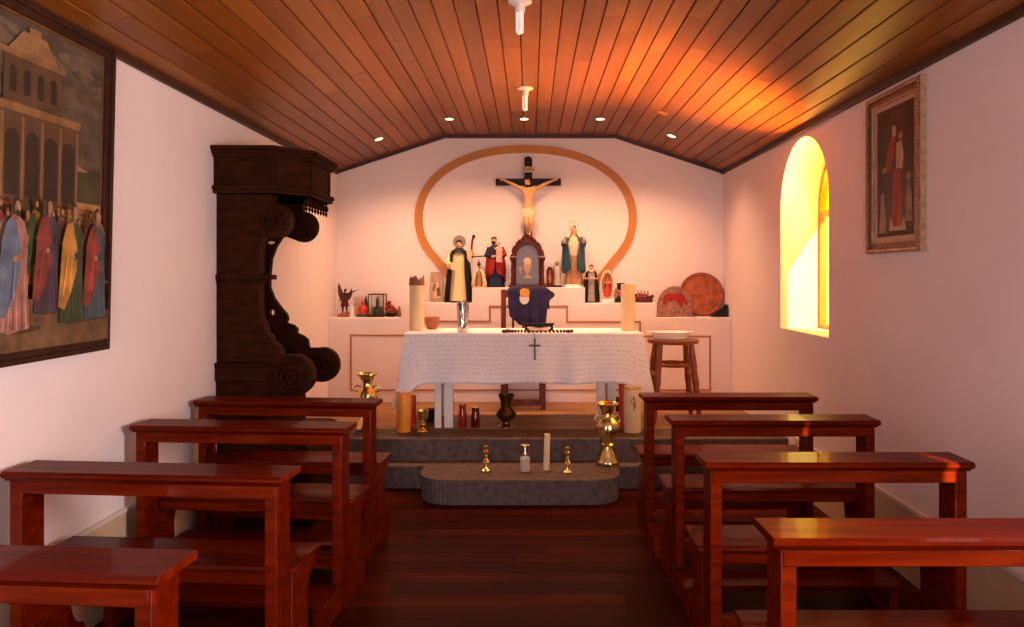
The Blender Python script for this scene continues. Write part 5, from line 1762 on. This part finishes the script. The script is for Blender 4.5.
# loincloth wound round the hips with knots at both sides
q = MB()
rings = []
for py, rx_, ry_ in ((217.2, 0.058, 0.042), (214.5, 0.064, 0.046), (211.5, 0.062, 0.046), (208.8, 0.052, 0.040), (207.2, 0.047, 0.036)):
    c = v(528.4, py, -0.056)
    rings.append([(c[0] + rx_ * (1 + 0.05 * cos(9 * a)) * cos(a), c[1] + ry_ * (1 + 0.05 * cos(9 * a)) * sin(a), c[2] + 0.008 * sin(a * 2 + 0.5)) for a in [2 * pi * i / 40 for i in range(40)]])
q.loft(rings)
q.ball(v(522.3, 209.5, -0.065), 0.016, (1, 1, 1), 10)
q.ball(v(535.0, 209.3, -0.065), 0.017, (1, 1, 1), 10)
q.tube([v(522.3, 209.5, -0.065), v(521.4, 213, -0.07), v(521.9, 216.5, -0.066)], [0.010, 0.013, 0.006], 8)
q.tube([v(535.0, 209.3, -0.065), v(536, 212.5, -0.07), v(535.4, 216, -0.066)], [0.010, 0.013, 0.006], 8)
obj('loincloth', q, M['loin'], t)

# ------------------------------------------------------------------ left shelf
# winged angel with raised arm
h = 25 / SC
t, b = figure('angel_figurine', 'dark winged angel figurine with raised arm at left end of ledge', 'figurine', LX(344.8), ID, T1 + 0.03, h, skin='redwood',
              lh=((-0.16, -0.03, 0.64), (-0.17, -0.12, 0.54), (-0.17, -0.16, 0.5)), rh=((0.20, -0.05, 0.80), (0.34, -0.06, 0.88), (0.42, -0.06, 0.93)), hair='black', head=(0.02, 0))
obj('tunic', robe_mesh(h, [(0.28, 0.17, 0.13, 0), (0.36, 0.15, 0.12, 0), (0.5, 0.125, 0.095, 0), (0.66, 0.13, 0.09, 0), (0.78, 0.13, 0.08, 0), (0.84, 0.05, 0.046, 0)], 9, 0.14), M['redwood'], t)
q = MB()
for s in (-1, 1):
    q.tube([(s * 0.06 * h, 0, 0.36 * h), (s * 0.08 * h, -0.02 * h, 0.18 * h), (s * 0.09 * h, 0.02 * h, 0.02 * h), (s * 0.10 * h, -0.06 * h, -0.01 * h)], [0.05 * h, 0.042 * h, 0.026 * h, 0.02 * h], 10)
obj('legs', q, M['redwood'], t)
for s in (-1, 1):
    wing = [(0.03, 0.62), (0.08, 0.80), (0.16, 0.98), (0.24, 1.16), (0.27, 1.26), (0.30, 1.12), (0.31, 0.95), (0.28, 0.75), (0.22, 0.58), (0.14, 0.46), (0.06, 0.5)]
    if s > 0:
        wing = [(a * 0.9, 0.62 + (b_ - 0.62) * 0.62) for a, b_ in wing]
    obj('wing', MB().prism([(s * a * h, b_ * h) for a, b_ in wing], 0.085 * h, 0.125 * h), mat('dark wing', (0.06, 0.022, 0.012), 0.5, var=0.4, scale=60, stretch=(3, 1, 1)), t, smooth=False, bevel=0.003)
obj('sword', MB().tube([(0.36 * h, -0.06 * h, 0.86 * h), (0.58 * h, -0.06 * h, 1.0 * h)], [0.014 * h, 0.006 * h], 6), M['iron'], t)
q = MB()
q.lathe([(0.07, -0.03), (0.075, -0.018), (0.06, -0.004), (0.045, 0.002)], seg=16)
q.ball((0.03, -0.025, 0.0), 0.028, (1.2, 1, 0.7), 10)
obj('rock_base', q, M['terracotta'], t)
# photo card behind a small white figurine
t = thing('photo_card', 'faded pinkish picture card behind the small white figurine', 'card', (LX(357), ID + 0.06, T1))
obj('card', MB().box(-0.055, 0.055, 0, 0.006, 0, 0.19), mat('faded card', (0.60, 0.44, 0.38), 0.7, var=0.06), t)
obj('printed_picture', MB().box(-0.042, 0.042, -0.001, 0.001, 0.02, 0.165), mat('faded print', (0.55, 0.32, 0.28), 0.7, var=0.35, scale=24), t)
t.rotation_euler = (radians(-8), 0, 0)
h = 12.5 / SC
t, b = figure('white_figurine', 'tiny white robed figurine beside the dark angel', 'figurine', LX(353.8), ID - 0.07, T1, h, skin='white')
obj('gown', robe_mesh(h, [(0.0, 0.2, 0.16, 0), (0.3, 0.17, 0.14, 0), (0.6, 0.15, 0.11, 0), (0.78, 0.14, 0.09, 0), (0.84, 0.06, 0.05, 0)], 7, 0.05), M['paper'], t)
veil(t, h, M['paper'], 0, 0.4, 0.15)
# red seated figure before a dark green leaf
t = thing('leaf_ornament', 'red seated figurine before a dark pointed leaf', 'figurine', (LX(363.6), ID - 0.01, T1))
out = [(-0.03, 0.0), (0.03, 0.0), (0.042, 0.07), (0.04, 0.13), (0.022, 0.205), (0.0, 0.15), (-0.02, 0.08)]
obj('leaf', MB().prism(out, 0.02, 0.032), M['green'], t, bevel=0.003)
q = MB()
q.lathe([(0.042, 0.028), (0.046, 0.04), (0.04, 0.07), (0.026, 0.10), (0.018, 0.115)], (0, -0.02, 0), 18)
q.ball((0, -0.02, 0.132), 0.018, seg=12)
q.tube([(-0.03, -0.03, 0.095), (-0.042, -0.05, 0.07), (-0.01, -0.062, 0.066)], [0.011, 0.01, 0.008], 8)
q.tube([(0.03, -0.03, 0.095), (0.042, -0.05, 0.07), (0.01, -0.062, 0.066)], [0.011, 0.01, 0.008], 8)
obj('body', q, M['scarlet'], t)
obj('base', MB().box(-0.05, 0.05, -0.065, 0.04, 0, 0.028), M['green'], t, bevel=0.004)
# glass lantern box with a tower inside
t = thing('glass_case', 'square glass case with dark frame and tower model inside', 'case', (LX(377.6), ID, T1))
q = MB()
a, hh_ = 0.070, 0.215
for sx_ in (-1, 1):
    for sy in (-1, 1):
        q.box(sx_ * a - 0.004, sx_ * a + 0.004, sy * a - 0.004, sy * a + 0.004, 0.012, hh_)
for z in (0.012, hh_ - 0.006):
    q.box(-a - 0.004, a + 0.004, -a - 0.004, -a + 0.004, z, z + 0.009)
    q.box(-a - 0.004, a + 0.004, a - 0.004, a + 0.004, z, z + 0.009)
    q.box(-a - 0.004, -a + 0.004, -a, a, z, z + 0.009)
    q.box(a - 0.004, a + 0.004, -a, a, z, z + 0.009)
obj('frame', q, M['redwood'], t, smooth=False)
obj('base', MB().box(-a - 0.007, a + 0.007, -a - 0.007, a + 0.007, 0, 0.014), M['black'], t, bevel=0.002)
obj('glass', MB().box(-a + 0.004, a - 0.004, -a + 0.001, a - 0.001, 0.022, hh_ - 0.003), M['glass'], t, smooth=False)
q = MB()
q.lathe([(0.055, 0.022), (0.056, 0.04), (0.05, 0.06), (0.036, 0.072), (0.026, 0.09), (0.018, 0.10)], seg=8)
q.lathe([(0.017, 0.095), (0.018, 0.15), (0.021, 0.153), (0.015, 0.16), (0.013, 0.17), (0.002, 0.195)], seg=8)
for i in range(6):
    q.lathe([(0.01, 0.05), (0.011, 0.085), (0.002, 0.1)], (0.038 * cos(i * pi / 3), 0.038 * sin(i * pi / 3), 0), 6)
obj('tower_model', q, M['green'], t)
# dark red flower cushion
t = thing('flower_arrangement', 'low mound of dark red dried flowers right of glass case', 'flowers', (LX(391.6), ID - 0.02, T1))
q = MB()
rg = random.Random(5)
for i in range(44):
    a, e, rr = rg.uniform(0, 2 * pi), rg.uniform(0.1, 1.4), 0.048
    c = Vector((rr * cos(a) * cos(e) * 1.0 - 0.012 * sin(e), rr * 0.8 * sin(a) * cos(e), 0.035 + 0.09 * sin(e) * (0.8 + 0.4 * (cos(a) < 0))))
    q.ball(c, 0.016, (1, 1, 0.8), 8)
obj('blossoms', q, M['red'], t)
obj('bowl', MB().lathe([(0.035, 0), (0.05, 0.01), (0.055, 0.035), (0.05, 0.04), (0.003, 0.04)], seg=18), M['black'], t)
t = thing('brown_cone', 'small brown cone ornament against the white ledge step', 'ornament', (LX(398.6), ID + 0.02, T1))
obj('body', MB().lathe([(0.024, 0), (0.026, 0.012), (0.02, 0.035), (0.013, 0.07), (0.004, 0.1)], seg=14), M['terracotta'], t)
obj('foot', MB().lathe([(0.027, 0), (0.027, 0.008), (0.02, 0.01)], seg=14), M['black'], t)

# silver framed card on second tier left
t = thing('framed_card', 'pale standing picture frame beside the friar statue', 'picture', (LX(436), ID + 0.04, T2))
q = MB()
frame_bars(q, 0.105, 0.265, 0.011, -0.008, 0.008, z=0.012)
obj('frame', q, M['framelight'], t, smooth=False, bevel=0.002)
pp = [((0.44, 0.28, 0.20), rect(0, 1, 0, 1), 0.3), ((0.60, 0.44, 0.30), [(0.2, 0.1), (0.8, 0.1), (0.7, 0.55), (0.55, 0.72), (0.3, 0.6)], 0.35), ((0.14, 0.07, 0.04), [(0.55, 0.15), (0.9, 0.2), (0.75, 0.5), (0.5, 0.45)], 0.4),
      ((0.60, 0.40, 0.26), ell(0.5, 0.78, 0.14, 0.06), 0.1), ((0.2, 0.10, 0.05), [(0.1, 0.4), (0.3, 0.35), (0.45, 0.6), (0.25, 0.65)], 0.4)]
painted('print', 0.105, 0.265, pp, t, -0.003).location = (0, 0, 0.012)
obj('backing', MB().box(-0.054, 0.054, 0.0, 0.006, 0.012, 0.278), M['mount'], t)
t.rotation_euler = (radians(-7), 0, 0)
t.location.z += 0.002

# ------------------------------------------------------------------ right shelf
# pink dried flowers in a dark box
t = thing('flower_box', 'small dark box with pinkish flowers right of the oval shrine', 'flowers', (LX(619.4), ID - 0.02, T2))
obj('box', MB().box(-0.045, 0.045, -0.035, 0.035, 0, 0.045), M['black'], t, bevel=0.003)
q = MB()
for i in range(26):
    q.ball((rg.uniform(-0.045, 0.045), rg.uniform(-0.03, 0.03), 0.055 + rg.uniform(0, 0.07)), 0.014, seg=8)
obj('blossoms', q, mat('dusty pink petals', (0.36, 0.15, 0.12), 0.7, var=0.5, scale=50), t)
obj('card', MB().box(-0.02, 0.055, 0.04, 0.046, 0, 0.185), M['black'], t)
# dark rocky nativity block
t = thing('rock_grotto', 'low dark brown rocky ornament right of the ivory altar candle', 'ornament', (LX(643.5), ID, T2))
q = MB()
q.box(-0.075, 0.082, -0.04, 0.05, 0, 0.052)
for i in range(16):
    q.ball((-0.07 + 0.15 * i / 15, rg.uniform(-0.03, 0.03), 0.05 + rg.uniform(0, 0.022)), rg.uniform(0.013, 0.022), (1, 1, 0.9), 8)
obj('rock', q, M['redwood'], t)
q = MB()
for i in range(4):
    q.lathe([(0.010, 0.05), (0.008, 0.09), (0.003, 0.10)], (-0.055 + 0.03 * i, -0.03, 0), 8)
    q.ball((-0.055 + 0.03 * i, -0.03, 0.104), 0.008, seg=8)
obj('tiny_figures', q, M['terracotta'], t)
# big carved round plate leaning on the wall
R_ = 22.2 / SC
t = thing('round_plate', 'big red-brown carved round plate leaning at right end of ledge', 'plate', (LX(704.5), ID + 0.075, T1 + 0.001))
def disc(q, c, r0, prof_, seg=48):
    rings = []
    for r_, yv in prof_:
        rings.append([(c[0] + r_ * cos(2 * pi * i / seg), yv, c[1] + r_ * sin(2 * pi * i / seg)) for i in range(seg)])
    q.loft(rings)
q = MB()
disc(q, (0, R_), R_, [(R_ * 0.9, 0.02), (R_, 0.008), (R_, -0.004), (R_ * 0.96, -0.014), (R_ * 0.90, -0.012), (R_ * 0.86, -0.002), (0.004, -0.002)])
obj('dish', q, M['platered'], t)
q = MB()
for k_ in range(12):
    a = 2 * pi * k_ / 12
    c = Vector((0.60 * R_ * cos(a), -0.003, R_ + 0.60 * R_ * sin(a)))
    q.ball(c, 0.03, (1, 0.07, 0.6), 10, Matrix.Rotation(-a, 3, 'Y'))
q.ball((0, -0.003, R_), 0.045, (1, 0.08, 1), 14)
obj('carving', q, M['platered'], t)
q = MB()
q.strip([(R_ * 1.004 * cos(2 * pi * i / 48), R_ + R_ * 1.004 * sin(2 * pi * i / 48)) for i in range(48)], [(R_ * 0.965 * cos(2 * pi * i / 48), R_ + R_ * 0.965 * sin(2 * pi * i / 48)) for i in range(48)], -0.012, 0.008, closed=True)
obj('rim', q, M['platerim'], t)
t.rotation_euler = (radians(-9), 0, 0)
# half-round stone with painted red bull
t = thing('painted_stone', 'half-round speckled stone painted with dark red animal', 'ornament', (LX(674), ID - 0.045, T1))
out = [(-0.165, 0.0), (0.165, 0.0)] + [(0.165 * cos(radians(8 + 164 * i / 24)), 0.09 + 0.20 * sin(radians(8 + 164 * i / 24))) for i in range(25)]
out[2:] = [(a, max(z, 0.02)) for a, z in out[2:]]
obj('stone', MB().prism(out, -0.016, 0.016), M['mottle'], t, bevel=0.006)
beast = [(-0.115, 0.115), (-0.085, 0.115), (-0.082, 0.15), (0.02, 0.15), (0.045, 0.10), (0.07, 0.09), (0.075, 0.145), (0.09, 0.12), (0.115, 0.10), (0.118, 0.125), (0.10, 0.165), (0.092, 0.20), (0.06, 0.225), (0.0, 0.215), (-0.06, 0.225), (-0.105, 0.20)]
obj('painted_animal', MB().prism(beast, -0.019, -0.014), M['red'], t, smooth=False)
t.rotation_euler = (radians(-6), 0, 0)
t = thing('black_box', 'black block at foot of the big round plate', 'box', (LX(719), ID - 0.03, T1))
obj('block', MB().prism([(-0.09, 0), (0.07, 0), (0.07, 0.115), (0.05, 0.12), (-0.03, 0.045)], -0.03, 0.02), M['black'], t, bevel=0.003)
